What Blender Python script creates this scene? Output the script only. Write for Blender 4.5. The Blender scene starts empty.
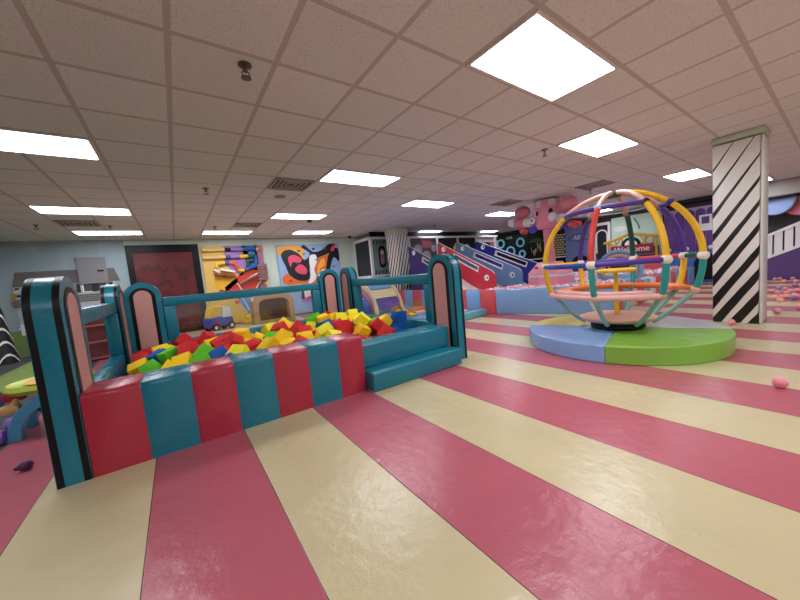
import bpy, bmesh, math, random
from mathutils import Vector, Matrix, Euler
random.seed(7)
sc = bpy.context.scene
COL = sc.collection
PI = math.pi
sc.view_settings.view_transform = 'Standard'
sc.view_settings.look = 'None'
sc.view_settings.gamma = 1
sc.view_settings.use_curve_mapping = False
sc.view_settings.exposure = 0.0

# ------------------------------------------------------------------ materials
def lin(c):
    r = []
    for v in c:
        v /= 255.0
        r.append(v / 12.92 if v <= .04045 else ((v + .055) / 1.055) ** 2.4)
    return (r[0], r[1], r[2], 1)

MATS = {}
def mat(name, rgb, rough=.5, bump=0, bscale=40, spec=.5, vary=0, metal=0, vscale=5):
    if name in MATS: return MATS[name]
    m = bpy.data.materials.new(name); m.use_nodes = True
    nt = m.node_tree; b = nt.nodes['Principled BSDF']
    b.inputs['Base Color'].default_value = lin(rgb)
    b.inputs['Roughness'].default_value = rough
    b.inputs['Specular IOR Level'].default_value = spec
    b.inputs['Metallic'].default_value = metal
    tc = nt.nodes.new('ShaderNodeTexCoord')
    if vary:
        n = nt.nodes.new('ShaderNodeTexNoise'); n.inputs['Scale'].default_value = vscale; n.inputs['Detail'].default_value = 4
        nt.links.new(tc.outputs['Object'], n.inputs['Vector'])
        hs = nt.nodes.new('ShaderNodeHueSaturation'); hs.inputs['Color'].default_value = lin(rgb)
        mr = nt.nodes.new('ShaderNodeMapRange'); mr.inputs[1].default_value = .25; mr.inputs[2].default_value = .75
        mr.inputs[3].default_value = 1 - vary; mr.inputs[4].default_value = 1 + vary
        nt.links.new(n.outputs['Fac'], mr.inputs[0]); nt.links.new(mr.outputs[0], hs.inputs['Value'])
        nt.links.new(hs.outputs[0], b.inputs['Base Color'])
    if bump:
        n = nt.nodes.new('ShaderNodeTexNoise'); n.inputs['Scale'].default_value = bscale; n.inputs['Detail'].default_value = 3
        nt.links.new(tc.outputs['Object'], n.inputs['Vector'])
        bp = nt.nodes.new('ShaderNodeBump'); bp.inputs['Strength'].default_value = bump; bp.inputs['Distance'].default_value = .01
        nt.links.new(n.outputs['Fac'], bp.inputs['Height']); nt.links.new(bp.outputs[0], b.inputs['Normal'])
    MATS[name] = m
    return m

def emis(name, rgb, s):
    m = bpy.data.materials.new(name); m.use_nodes = True
    b = m.node_tree.nodes['Principled BSDF']
    b.inputs['Base Color'].default_value = lin(rgb)
    b.inputs['Emission Color'].default_value = lin(rgb); b.inputs['Emission Strength'].default_value = s
    return m

class NT:
    def __init__(s, name):
        s.m = bpy.data.materials.new(name); s.m.use_nodes = True; s.t = s.m.node_tree
        s.b = s.t.nodes['Principled BSDF']; s.tc = s.t.nodes.new('ShaderNodeTexCoord')
        s.o = s.tc.outputs['Object']
    def n(s, k, **kw):
        x = s.t.nodes.new(k)
        for a, v in kw.items(): setattr(x, a, v)
        return x
    def l(s, a, b): s.t.links.new(a, b)
    def val(s, v, sock):
        if isinstance(v, (int, float)): sock.default_value = v
        else: s.l(v, sock)
    def math(s, op, a, b=0, c=None):
        x = s.n('ShaderNodeMath', operation=op); s.val(a, x.inputs[0]); s.val(b, x.inputs[1])
        if c is not None: s.val(c, x.inputs[2])
        return x.outputs[0]
    def sep(s, v=None):
        x = s.n('ShaderNodeSeparateXYZ'); s.l(v or s.o, x.inputs[0]); return x.outputs
    def mix(s, f, a, b):
        x = s.n('ShaderNodeMix', data_type='RGBA'); s.val(f, x.inputs[0])
        for v, k in ((a, 6), (b, 7)):
            if isinstance(v, tuple): x.inputs[k].default_value = v
            else: s.l(v, x.inputs[k])
        return x.outputs[2]
    def noise(s, scale, detail=3, v=None):
        x = s.n('ShaderNodeTexNoise'); x.inputs['Scale'].default_value = scale; x.inputs['Detail'].default_value = detail
        s.l(v or s.o, x.inputs['Vector']); return x.outputs['Fac']
    def bump(s, h, st, dist=.01, prev=None):
        x = s.n('ShaderNodeBump'); x.inputs['Strength'].default_value = st; x.inputs['Distance'].default_value = dist
        s.l(h, x.inputs['Height'])
        if prev: s.l(prev, x.inputs['Normal'])
        return x.outputs[0]

# ------------------------------------------------------------------ mesh builder
class MB:
    def __init__(s): s.bm = bmesh.new(); s.mats = []
    def mi(s, m):
        if m not in s.mats: s.mats.append(m)
        return s.mats.index(m)
    def faces(s, vs, fs, m, M=None):
        k = s.mi(m)
        bv = [s.bm.verts.new((M @ Vector(v)) if M else v) for v in vs]
        out = []
        for f in fs:
            try:
                q = s.bm.faces.new([bv[i] for i in f]); q.material_index = k; q.smooth = True; out.append(q)
            except ValueError: pass
        return out
    def box(s, c, d, m, M=None, bev=0, seg=2):
        x, y, z = d[0] / 2, d[1] / 2, d[2] / 2
        vs = [(c[0] + a * x, c[1] + b * y, c[2] + e * z) for a in (-1, 1) for b in (-1, 1) for e in (-1, 1)]
        fs = [(0, 1, 3, 2), (4, 6, 7, 5), (0, 4, 5, 1), (2, 3, 7, 6), (0, 2, 6, 4), (1, 5, 7, 3)]
        out = s.faces(vs, fs, m, M)
        if bev:
            ed = list({e for f in out for e in f.edges})
            r = bmesh.ops.bevel(s.bm, geom=ed, offset=bev, segments=seg, affect='EDGES', profile=.5)
            for f in r['faces']: f.smooth = True
        return s
    def bx(s, x0, x1, y0, y1, z0, z1, m, M=None, bev=0, seg=2):
        return s.box(((x0 + x1) / 2, (y0 + y1) / 2, (z0 + z1) / 2), (abs(x1 - x0), abs(y1 - y0), abs(z1 - z0)), m, M, bev, seg)
    def prism(s, pts, f, w0, w1, m, capm=None, levels=None, lm=None):
        # pts: 2D outline; f(u,v,w) -> 3D ; extruded from w0 to w1
        n = len(pts); ws = levels or [w0, w1]
        vs = [f(p[0], p[1], w) for w in ws for p in pts]
        for L in range(len(ws) - 1):
            mm = lm[L] if lm else m
            sub = vs[L * n:(L + 2) * n]
            s.faces(sub, [(i, (i + 1) % n, n + (i + 1) % n, n + i) for i in range(n)], mm)
        s.faces(vs[:n], [tuple(range(n))[::-1]], capm or m)
        s.faces(vs[-n:], [tuple(range(n))], capm or m)
        return s
    def ringprism(s, outer, inner, f, w0, w1, m, closed=True):
        # strip between two outlines with equal counts
        n = len(outer); vs = []
        for w in (w0, w1):
            vs += [f(p[0], p[1], w) for p in outer] + [f(p[0], p[1], w) for p in inner]
        fs = []
        rng = range(n) if closed else range(n - 1)
        for i in rng:
            j = (i + 1) % n
            fs += [(i, j, n + j, n + i), (2 * n + i, 3 * n + i, 3 * n + j, 2 * n + j), (i, 2 * n + i, 2 * n + j, j), (n + i, n + j, 3 * n + j, 3 * n + i)]
        if not closed:
            fs += [(0, n, 3 * n, 2 * n), (n - 1, 3 * n - 1, 4 * n - 1, 2 * n - 1)]
        s.faces(vs, fs, m); return s
    def tube(s, path, r, m, seg=10, closed=False, caps=True):
        P = [Vector(p) for p in path]; n = len(P); rr = r if isinstance(r, (list, tuple)) else [r] * n
        rings = []; up = None
        for i in range(n):
            if closed: t = P[(i + 1) % n] - P[i - 1]
            else: t = P[min(i + 1, n - 1)] - P[max(i - 1, 0)]
            t.normalize()
            if up is None:
                a = Vector((0, 0, 1)) if abs(t.z) < .9 else Vector((1, 0, 0))
                up = (a - t * a.dot(t)).normalized()
            else:
                up = (up - t * up.dot(t)).normalized()
            sd = t.cross(up)
            rings.append([P[i] + (up * math.cos(2 * PI * k / seg) + sd * math.sin(2 * PI * k / seg)) * rr[i] for k in range(seg)])
        vs = [v for R in rings for v in R]; fs = []
        for i in range(n if closed else n - 1):
            j = (i + 1) % n
            for k in range(seg):
                fs.append((i * seg + k, i * seg + (k + 1) % seg, j * seg + (k + 1) % seg, j * seg + k))
        if caps and not closed:
            fs += [tuple(range(seg))[::-1], tuple((n - 1) * seg + k for k in range(seg))]
        s.faces(vs, fs, m); return s
    def lathe(s, prof, c, m, seg=24, M=None, mats=None):
        # prof [(r,z)]; around z through c
        vs = []; n = len(prof)
        for (r, z) in prof:
            r = max(r, 1e-4)
            vs += [(c[0] + r * math.cos(2 * PI * k / seg), c[1] + r * math.sin(2 * PI * k / seg), c[2] + z) for k in range(seg)]
        for i in range(n - 1):
            s.faces(vs[i * seg:(i + 2) * seg], [(k, (k + 1) % seg, seg + (k + 1) % seg, seg + k) for k in range(seg)], mats[i] if mats else m, M)
        s.faces(vs[:seg], [tuple(range(seg))[::-1]], mats[0] if mats else m, M)
        s.faces(vs[-seg:], [tuple(range(seg))], mats[-1] if mats else m, M)
        return s
    def sphere(s, c, r, m, sc=(1, 1, 1), seg=14, rings=9, M=None):
        vs = [(c[0], c[1], c[2] - r * sc[2])]
        for i in range(1, rings):
            a = -PI / 2 + PI * i / rings
            vs += [(c[0] + r * sc[0] * math.cos(a) * math.cos(2 * PI * k / seg), c[1] + r * sc[1] * math.cos(a) * math.sin(2 * PI * k / seg), c[2] + r * sc[2] * math.sin(a)) for k in range(seg)]
        vs.append((c[0], c[1], c[2] + r * sc[2])); N = len(vs) - 1
        fs = [(0, 1 + (k + 1) % seg, 1 + k) for k in range(seg)]
        for i in range(rings - 2):
            for k in range(seg):
                a = 1 + i * seg
                fs.append((a + k, a + (k + 1) % seg, a + seg + (k + 1) % seg, a + seg + k))
        a = 1 + (rings - 2) * seg
        fs += [(a + k, a + (k + 1) % seg, N) for k in range(seg)]
        s.faces(vs, fs, m, M); return s
    def build(s, name, parent=None, loc=(0, 0, 0), rot=(0, 0, 0), weld=True, bevel=0, flat=False, ang=38):
        if weld: bmesh.ops.remove_doubles(s.bm, verts=s.bm.verts[:], dist=1e-5)
        bmesh.ops.recalc_face_normals(s.bm, faces=s.bm.faces[:])
        me = bpy.data.meshes.new(name); s.bm.to_mesh(me); s.bm.free()
        for m in s.mats: me.materials.append(m)
        if flat:
            for p in me.polygons: p.use_smooth = False
        else:
            try: me.set_sharp_from_angle(angle=math.radians(ang))
            except Exception: pass
        o = bpy.data.objects.new(name, me); COL.objects.link(o)
        o.location = loc; o.rotation_euler = rot
        if parent: o.parent = parent
        if bevel:
            b = o.modifiers.new('bevel', 'BEVEL'); b.width = bevel; b.segments = 3; b.limit_method = 'ANGLE'; b.angle_limit = math.radians(50)
        return o

def thing(name, label, cat, loc=(0, 0, 0), rz=0, group=None):
    o = bpy.data.objects.new(name, None); COL.objects.link(o)
    o.empty_display_size = .1
    o.location = loc; o.rotation_euler = (0, 0, rz)
    o['label'] = label; o['category'] = cat
    if group: o['group'] = group
    return o
def tag(o, label, cat, group=None):
    o['label'] = label; o['category'] = cat
    if group: o['group'] = group
    return o
def struct(o): o['kind'] = 'structure'; return o
def dup(root, loc, rz=0, label=None, group=None):
    r = root.copy(); COL.objects.link(r); r.location = loc; r.rotation_euler = (0, 0, rz)
    if label: r['label'] = label
    if group: r['group'] = group
    for ch in list(root.children):
        c = ch.copy(); COL.objects.link(c); c.parent = r
        for g in list(ch.children):
            d = g.copy(); COL.objects.link(d); d.parent = c
    return r

def arcpts(cx, cz, r, a0, a1, n):
    return [(cx + r * math.cos(a0 + (a1 - a0) * i / n), cz + r * math.sin(a0 + (a1 - a0) * i / n)) for i in range(n + 1)]
def archout(cx, hw, z0, top, n=20):     # outline of an arch: straight sides and a round top
    return [(cx + hw, z0)] + arcpts(cx, top - hw, hw, 0, PI, n) + [(cx - hw, z0)]
def text_mesh(txt, size, m, M, name, parent, depth=.004):
    cu = bpy.data.curves.new('t', 'FONT'); cu.body = txt; cu.size = size; cu.extrude = depth
    cu.align_x = 'CENTER'; cu.align_y = 'CENTER'
    o = bpy.data.objects.new('t', cu); COL.objects.link(o)
    dg = bpy.context.evaluated_depsgraph_get()
    me = bpy.data.meshes.new_from_object(o.evaluated_get(dg))
    bpy.data.objects.remove(o); me.transform(M)
    me.materials.clear(); me.materials.append(m)
    q = bpy.data.objects.new(name, me); COL.objects.link(q); q.parent = parent
    return q
# mapping helpers: drawings on a wall plane
def onY(y): return lambda u, v, w: (u, y - w, v)       # on a wall facing -Y, raised by w
def onX(x): return lambda u, v, w: (x - w, u, v)       # on a wall facing -X

# ------------------------------------------------------------------ camera
f_px, yaw, pitch, roll = 315.22662, 0.61314, -0.08962, -0.09057
H = 1.2
fw = Vector((math.sin(yaw) * math.cos(pitch), math.cos(yaw) * math.cos(pitch), math.sin(pitch)))
rt = Vector((math.cos(yaw), -math.sin(yaw), 0)); up = rt.cross(fw)
r2 = rt * math.cos(roll) + up * math.sin(roll); u2 = -rt * math.sin(roll) + up * math.cos(roll)
cd = bpy.data.cameras.new('camera'); cam = bpy.data.objects.new('camera', cd); COL.objects.link(cam)
cam.matrix_world = Matrix(((r2.x, u2.x, -fw.x, 0), (r2.y, u2.y, -fw.y, 0), (r2.z, u2.z, -fw.z, H), (0, 0, 0, 1)))
cd.sensor_width = 36; cd.lens = f_px / 800 * 36; cd.clip_start = .05; cd.clip_end = 100
sc.camera = cam
CZ = H + 1.5078      # ceiling height
w = bpy.data.worlds.new('world'); sc.world = w; w.use_nodes = True
w.node_tree.nodes['Background'].inputs[0].default_value = (.8, .85, 1, 1); w.node_tree.nodes['Background'].inputs[1].default_value = .0
# ------------------------------------------------------------------ setting materials
U = .6096; GX, GY = -.4598, 2.3096
def ceiling_mat():
    k = NT('ceiling_tiles'); x, y, z = k.sep()
    def grid(a, off):
        d = k.math('FRACT', k.math('DIVIDE', k.math('ADD', a, 100 * U - off), U))
        e = k.math('MINIMUM', d, k.math('SUBTRACT', 1.0, d))
        return e
    g = k.math('MINIMUM', grid(x, GX), grid(y, GY))
    bar = k.math("LESS_THAN", g, .02)
    edge = k.math('MULTIPLY', k.math('LESS_THAN', g, .03), k.math('SUBTRACT', 1.0, bar))
    # tone of each tile
    wn = k.n('ShaderNodeTexWhiteNoise', noise_dimensions='2D')
    cx = k.math('FLOOR', k.math('DIVIDE', k.math('SUBTRACT', x, GX), U)); cy = k.math('FLOOR', k.math('DIVIDE', k.math('SUBTRACT', y, GY), U))
    cb = k.n('ShaderNodeCombineXYZ'); k.l(cx, cb.inputs[0]); k.l(cy, cb.inputs[1]); k.l(cb.outputs[0], wn.inputs[0])
    base = k.mix(wn.outputs[0], lin((230, 234, 232)), lin((224, 228, 226)))
    sp = k.noise(95, 2); spk = k.math('LESS_THAN', sp, .39)
    base = k.mix(k.math('MULTIPLY', spk, .28), base, lin((120, 108, 100)))
    c = k.mix(bar, base, lin((196, 192, 188)))
    c = k.mix(k.math('MULTIPLY', edge, .35), c, lin((90, 80, 74)))
    k.l(c, k.b.inputs['Base Color']); k.b.inputs['Roughness'].default_value = .85
    h = k.math('ADD', k.math('MULTIPLY', bar, 2.0), sp)
    k.l(k.bump(h, .35, .004), k.b.inputs['Normal'])
    return k.m
def floor_mat():
    k = NT('striped_vinyl_mats'); x, y, z = k.sep()
    t = k.math('DIVIDE', k.math('ADD', x, .855 + .588 * 20), .588)
    par = k.math('MODULO', k.math('FLOOR', t), 2.0)          # even -> cream
    fr = k.math('FRACT', t)
    e = k.math('MINIMUM', fr, k.math('SUBTRACT', 1.0, fr))
    c = k.mix(par, lin((210, 194, 152)), lin((188, 94, 106)))
    n = k.noise(1.4, 4)
    mr = k.n('ShaderNodeMapRange'); k.l(n, mr.inputs[0]); mr.inputs[1].default_value = .3; mr.inputs[2].default_value = .7; mr.inputs[3].default_value = .92; mr.inputs[4].default_value = 1.05
    hs = k.n('ShaderNodeHueSaturation'); k.l(c, hs.inputs['Color']); k.l(mr.outputs[0], hs.inputs['Value'])
    c = k.mix(k.math('LESS_THAN', e, .0032), hs.outputs[0], lin((70, 40, 42)))
    k.l(c, k.b.inputs['Base Color'])
    k.b.inputs['Roughness'].default_value = .26
    k.b.inputs['Specular IOR Level'].default_value = .55
    seam = k.math('MULTIPLY', k.math('MINIMUM', e, .007), 60.0)
    b1 = k.bump(k.noise(11, 3), .3, .02)
    b2 = k.bump(k.noise(120, 2), .3, .003, b1)
    b3 = k.bump(seam, .5, .01, b2)
    k.l(b3, k.b.inputs['Normal'])
    return k.m
def wall_mat():
    return mat('pale_green_paint', (206, 222, 208), .7, vary=.03, vscale=2)
M_ceil, M_floor, M_wall = ceiling_mat(), floor_mat(), wall_mat()
M_dark = mat('dark_grey_carpet', (62, 64, 66), .9, bump=.3, bscale=120, vary=.15, vscale=12)
M_turf = mat('green_turf', (122, 140, 72), .95, bump=.5, bscale=160, vary=.3, vscale=9)
M_tan = mat('tan_vinyl_floor', (170, 150, 128), .5, vary=.08)
white = mat('white_plastic', (232, 232, 230), .4)
black = mat('black_vinyl', (7, 7, 9), .45, spec=.3)
XL, XR, YF, YB = -8.0, 14.0, -5.0, 11.2

def plane(name, pts, m):
    b = MB(); b.faces(pts, [(0, 1, 2, 3)], m); return struct(b.build(name))
fb = MB()
def fq(x0, x1, y0, y1, m, z=0): fb.faces([(x0, y0, z), (x1, y0, z), (x1, y1, z), (x0, y1, z)], [(0, 1, 2, 3)], m)
fq(-1.36, XR, YF, 8.6, M_floor); fq(-.9, 3.2, 8.6, YB, M_tan); fq(3.2, XR, 8.6, YB, M_floor); fq(-1.36, -.9, 8.6, YB, M_dark)
fq(-2.08, -1.36, YF, YB, M_dark); fq(-2.7, -2.08, YF, YB, M_turf); fq(XL, -2.7, YF, YB, M_dark)
struct(fb.build('floor'))
plane('ceiling', [(XL, YF, CZ), (XR, YF, CZ), (XR, YB, CZ), (XL, YB, CZ)], M_ceil)
plane('wall_back', [(XL, YB, 0), (XR, YB, 0), (XR, YB, CZ), (XL, YB, CZ)], M_wall)
plane('wall_left', [(XL, YF, 0), (XL, YB, 0), (XL, YB, CZ), (XL, YF, CZ)], M_wall)
M_rw = mat('dark_slate_paint', (58, 60, 66), .7)
plane('wall_right', [(XR, YF, 0), (XR, YB, 0), (XR, YB, CZ), (XR, YF, CZ)], M_rw)
plane('wall_front', [(XL, YF, 0), (XR, YF, 0), (XR, YF, CZ), (XL, YF, CZ)], M_wall)
tb = MB(); tb.bx(XR - .06, XR, YF, YB, 2.52, 2.58, black); struct(tb.build('trim_1'))
tb = MB(); tb.bx(XL, 5.9, YB - .03, YB, CZ - .035, CZ, mat('trim_grey', (190, 190, 184), .6)); struct(tb.build('trim_2'))
tb = MB(); tb.bx(-.9, 5.9, YB - .02, YB, 0, .1, mat('base_grey', (120, 118, 112), .6)); struct(tb.build('baseboard_back'))

tb = MB(); tb.bx(13.35, XR, YF, 1.95, 2.30, CZ, mat('bulkhead_grey', (150, 142, 138), .7)); tb.bx(13.34, XR, YF, 1.96, 2.26, 2.30, black); struct(tb.build('trim_3'))
# ------------------------------------------------------------------ ceiling fittings
M_lite = emis('light_diffuser', (240, 244, 255), 18.0)
M_lframe = mat('light_frame_white', (225, 225, 222), .5)
lfb = MB(); a, b_ = U - .012, U / 2 - .012
for (x0, x1, y0, y1) in ((-a, a, -b_, -b_ + .025), (-a, a, b_ - .025, b_), (-a, -a + .025, -b_ + .025, b_ - .025), (a - .025, a, -b_ + .025, b_ - .025)):
    lfb.bx(x0, x1, y0, y1, -.012, 0, M_lframe)
lights = [   # (cell x, cell y, label)
    (4, -2, 'large white ceiling light panel nearest the viewer, above the striped floor'),
    (8, -1, 'ceiling light panel high above the round coloured mat'),
    (15, -1, 'ceiling light panel just left of the large striped column top'),
    (4, 3, 'ceiling light panel beside the square air vent over the foam pit'),
    (4, 8, 'ceiling light panel with a small dark detector at its back edge'),
    (8, 5, 'ceiling light panel above the tops of the slides, nearest of that row'),
    (-2, 3, 'wide ceiling light panel at the left edge, cut off by the frame'),
    (-2, 8, 'middle one of the three ceiling light panels over the house mural'),
    (-2, 12, 'ceiling light panel closest to the house mural'),
    (2, 12, 'ceiling light panel above the red sequin panel and pipe wall'),
    (6, 12, 'ceiling light panel close to the abstract climbing wall'),
    (14, 12, 'ceiling light panel just right of the distant striped column'),
    (14, 6, 'ceiling light panel left of the pink carousel head'),
    (20, 12, 'farthest ceiling light panel behind the left pod of the pink carousel'),
    (20, 4, 'ceiling light panel behind the crown of the globe spinner'),
    (20, -2, 'small ceiling light sliver right beside the column at right'),
]
LCELLS = set()
def clight(i, j, label):
    x, y = GX + U * (i + 1), GY + U * (j + .5)
    t = thing('ceiling_light', label, 'ceiling light', (x, y, CZ), 0, 'ceiling light panels')
    fo = bpy.data.objects.new('frame', clight.fm); COL.objects.link(fo); fo.parent = t
    do = bpy.data.objects.new('diffuser', clight.dm); COL.objects.link(do); do.parent = t
t0 = lfb.build('frame'); clight.fm = t0.data; bpy.data.objects.remove(t0)
db = MB(); db.bx(-a + .025, a - .025, -b_ + .025, b_ - .025, -.008, 0, M_lite); t0 = db.build('diffuser'); clight.dm = t0.data; bpy.data.objects.remove(t0)
for q in lights: clight(*q)
for (i, j) in ((-2, -5), (4, -7), (9, -6), (-7, 3), (-7, 9), (-7, -3), (15, -7), (-2, -10), (4, -11)):  # unseen panels added along the grid to light the room and near floor
    clight(i, j, 'unseen ceiling light panel added outside the view to light the room')

M_vent = mat('vent_metal', (176, 170, 166), .5); M_ventd = mat('vent_dark', (84, 80, 80), .7)
def vent(i, j, label, sx=1.0):
    t = thing('ceiling_vent', label, 'air vent', (GX + U * (i + .5), GY + U * (j + .5), CZ), 0, 'square ceiling air vents')
    b = MB(); h = U / 2 - .02
    b.bx(-h, h, -h, h, -.006, 0, M_ventd); b.build('backing', t)
    for q in range(4):
        r = h - q * .068; b = MB(); w_ = .03
        for (x0, x1, y0, y1) in ((-r, r, -r, -r + w_), (-r, r, r - w_, r), (-r, -r + w_, -r, r), (r - w_, r, -r, r)):
            b.bx(x0, x1, y0, y1, -.02 + q * .003, -.006, M_vent)
        b.build('louvre', t)
vent(3, 4, 'square air vent above the foam cubes, beside a ceiling light')
vent(3, 10, 'square air vent in front of the abstract climbing wall')
vent(-2, 10, 'square air vent between the two light panels nearest the house mural')
vent(12, 4, 'square air vent above and left of the pink carousel head')
vent(13, 1, 'square air vent over the green crown of the globe spinner')
vent(13, 13, 'small distant air vent above the far striped column')
M_chrome = mat('sprinkler_metal', (120, 112, 100), .35, metal=.8)
def sprinkler(x, y, label):
    t = thing('fire_sprinkler', label, 'sprinkler', (x, y, CZ), 0, 'ceiling fire sprinklers')
    MB().lathe([(.045, 0), (.045, -.008), (.03, -.014), (.018, -.016)], (0, 0, 0), M_chrome, 16).build('cover_plate', t)
    b = MB(); b.tube([(0, 0, -.014), (0, 0, -.05)], .012, M_chrome, 8)
    b.tube([(-.012, 0, -.04), (-.026, 0, -.06), (-.012, 0, -.085)], .005, M_chrome, 6); b.tube([(.012, 0, -.04), (.026, 0, -.06), (.012, 0, -.085)], .005, M_chrome, 6)
    b.build('frame_arms', t)
    MB().lathe([(.005, -.08), (.034, -.085), (.034, -.09), (.004, -.094)], (0, 0, 0), M_chrome, 12).build('deflector', t)
sprinkler(.58, 2.42, 'fire sprinkler nearest the viewer, left of the big light panel')
sprinkler(.56, 5.6, 'fire sprinkler above the back left of the foam pit')
sprinkler(4.42, 2.46, 'fire sprinkler between the two brightest light panels at right')
sprinkler(-2.0, 8.95, 'fire sprinkler hanging beside the vent by the house mural')
sprinkler(-.95, 9.0, 'fire sprinkler above the corner of the house mural')
sprinkler(.98, 9.0, 'fire sprinkler above the red sequin panel')
sprinkler(8.2, 3.5, 'fire sprinkler right of the globe spinner crown')
sprinkler(7.6, 8.3, 'fire sprinkler in front of the far striped column')
d = MB(); d.lathe([(.1, 0), (.1, -.012), (.085, -.02), (.001, -.022)], (0, 0, 0), mat('beige_cover', (150, 138, 128), .6), 24)
tag(d.build('ceiling_speaker', loc=(1.7, 5.78, CZ)), 'round flat ceiling cover below the square vent over the foam pit', 'ceiling cover')
d = MB(); d.lathe([(.06, 0), (.06, -.02), (.045, -.05), (.001, -.06)], (0, 0, 0), black, 16)
tag(d.build('smoke_detector', loc=(3.0, 7.95, CZ)), 'small dark dome detector at the edge of a ceiling light panel', 'detector')
d = MB(); d.box((0, 0, -.03), (.09, .09, .06), black, bev=.01); d.sphere((0, -.03, -.07), .035, black)
tag(d.build('security_camera', loc=(5.6, 10.9, CZ)), 'small black security camera in the far corner by the climbing wall', 'camera')
# ------------------------------------------------------------------ foam pit
def vinyl(name, rgb, rough=.27, b=.32):
    k = NT(name); k.b.inputs['Base Color'].default_value = lin(rgb); k.b.inputs['Roughness'].default_value = rough
    k.b.inputs['Specular IOR Level'].default_value = .5
    n1 = k.bump(k.noise(8, 3), b, .03); k.l(k.bump(k.noise(60, 2), .06, .005, n1), k.b.inputs['Normal'])
    return k.m
teal = vinyl('teal_vinyl', (24, 120, 140))
red_v = vinyl('red_vinyl', (178, 46, 66))
def wrinkled_pink():
    k = NT('pink_satin'); k.b.inputs['Base Color'].default_value = lin((206, 148, 138)); k.b.inputs['Roughness'].default_value = .6
    x, y, z = k.sep(); wv = k.n('ShaderNodeTexNoise'); wv.inputs['Scale'].default_value = 1.0
    cb = k.n('ShaderNodeCombineXYZ'); k.l(k.math('MULTIPLY', x, 5), cb.inputs[0]); k.l(k.math('MULTIPLY', y, 5), cb.inputs[1]); k.l(k.math('MULTIPLY', z, 26), cb.inputs[2])
    k.l(cb.outputs[0], wv.inputs['Vector']); k.l(k.bump(wv.outputs['Fac'], .5, .012), k.b.inputs['Normal'])
    return k.m
pinks = wrinkled_pink()
TH = math.radians(-1.2); PO = (-.78, 2.915, 0); PW, PD = 3.77, 3.15
SK = .13      # the right side runs slightly inwards towards the back
pit = thing('foam_pit', 'teal and red padded foam pit with arched corner panels, full of foam cubes', 'foam pit', PO, TH)

# front bolster with seven stripes
def stripe_bolster():
    seams = [.174, .49, .795, 1.09, 1.40, 1.705, 2.005, 2.275]
    b = MB()
    r = .035; d, h = .39, .58
    prof = [(0.0, 0.0)] + [(r - r * math.cos(a), h - r + r * math.sin(a)) for a in (0, .4, .8, 1.2, 1.5708)] + [(d - r + r * math.sin(a), h - r + r * math.cos(a)) for a in (0, .4, .8, 1.2, 1.5708)] + [(d, 0.0)]
    lv = []; lm = []
    for i in range(7):
        m = red_v if i % 2 == 0 else teal
        s0, s1 = seams[i], seams[i + 1]
        lv += [s0, s0 + .012, s1 - .012]; lm += [m, m, m]
    lv.append(seams[-1])
    # outline narrows by 5 mm at every seam
    n = len(prof); vs = []
    for q, x in enumerate(lv):
        k = 0 if q % 3 else 1
        for (y, z) in prof:
            yy = y + (.006 * k if y < .02 else (-.006 * k if y > d - .02 else 0)); zz = z - (.006 * k if z > h - .05 else 0)
            vs.append((x, yy, zz))
    for L in range(len(lv) - 1):
        b.faces(vs[L * n:(L + 2) * n], [(i, (i + 1) % n, n + (i + 1) % n, n + i) for i in range(n)], lm[L])
    b.faces(vs[:n], [tuple(range(n))], red_v); b.faces(vs[-n:], [tuple(range(n))], red_v)
    return b
stripe_bolster().build('striped_bolster', pit)
mb = MB(); mb.bx(.165, PW - .165, .40, PD - .17, 0, .095, mat('pit_blue_pad', (40, 90, 130), .5)); mb.build('pit_floor_pad', pit)

SL = .08      # the left side runs slightly outwards
def arch_panel(axis, c, w0, hw=.235):        # axis 'x': outline lies in y/z, thickness along x from w0 ; 'y': outline in x/z
    f = (lambda u, v, w: (w, u, v)) if axis == 'x' else (lambda u, v, w: (u, w, v))
    T = .17; k = hw / .235; top = 1.378
    lv = [0, .003, .039, .131, .167, T]; lm = [teal, black, teal, black, teal]
    b = MB(); b.prism(archout(c, hw, 0, top, 28), f, 0, 0, teal, teal, [w0 + q for q in lv], lm)
    p = b.build('arch_panel', pit)
    b = MB(); b.prism(archout(c, .165 * k, .02, top - .075, 24), f, w0 - .004, w0 + T + .004, black); b.build('black_border', p)
    b = MB(); b.prism(archout(c, .115 * k, .03, top - .115, 24), f, w0 - .010, w0 + T + .010, pinks); b.build('pink_inset', p, bevel=.008)
arch_panel('x', .235, 0); arch_panel('x', .235, PW - .17)
arch_panel('x', PD - .235, -SL); arch_panel('x', PD - .235, PW - .17 - SK)
arch_panel('y', .315, PD - .162, .215); arch_panel('y', PW - .455 - SK, PD - .162, .2)

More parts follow.
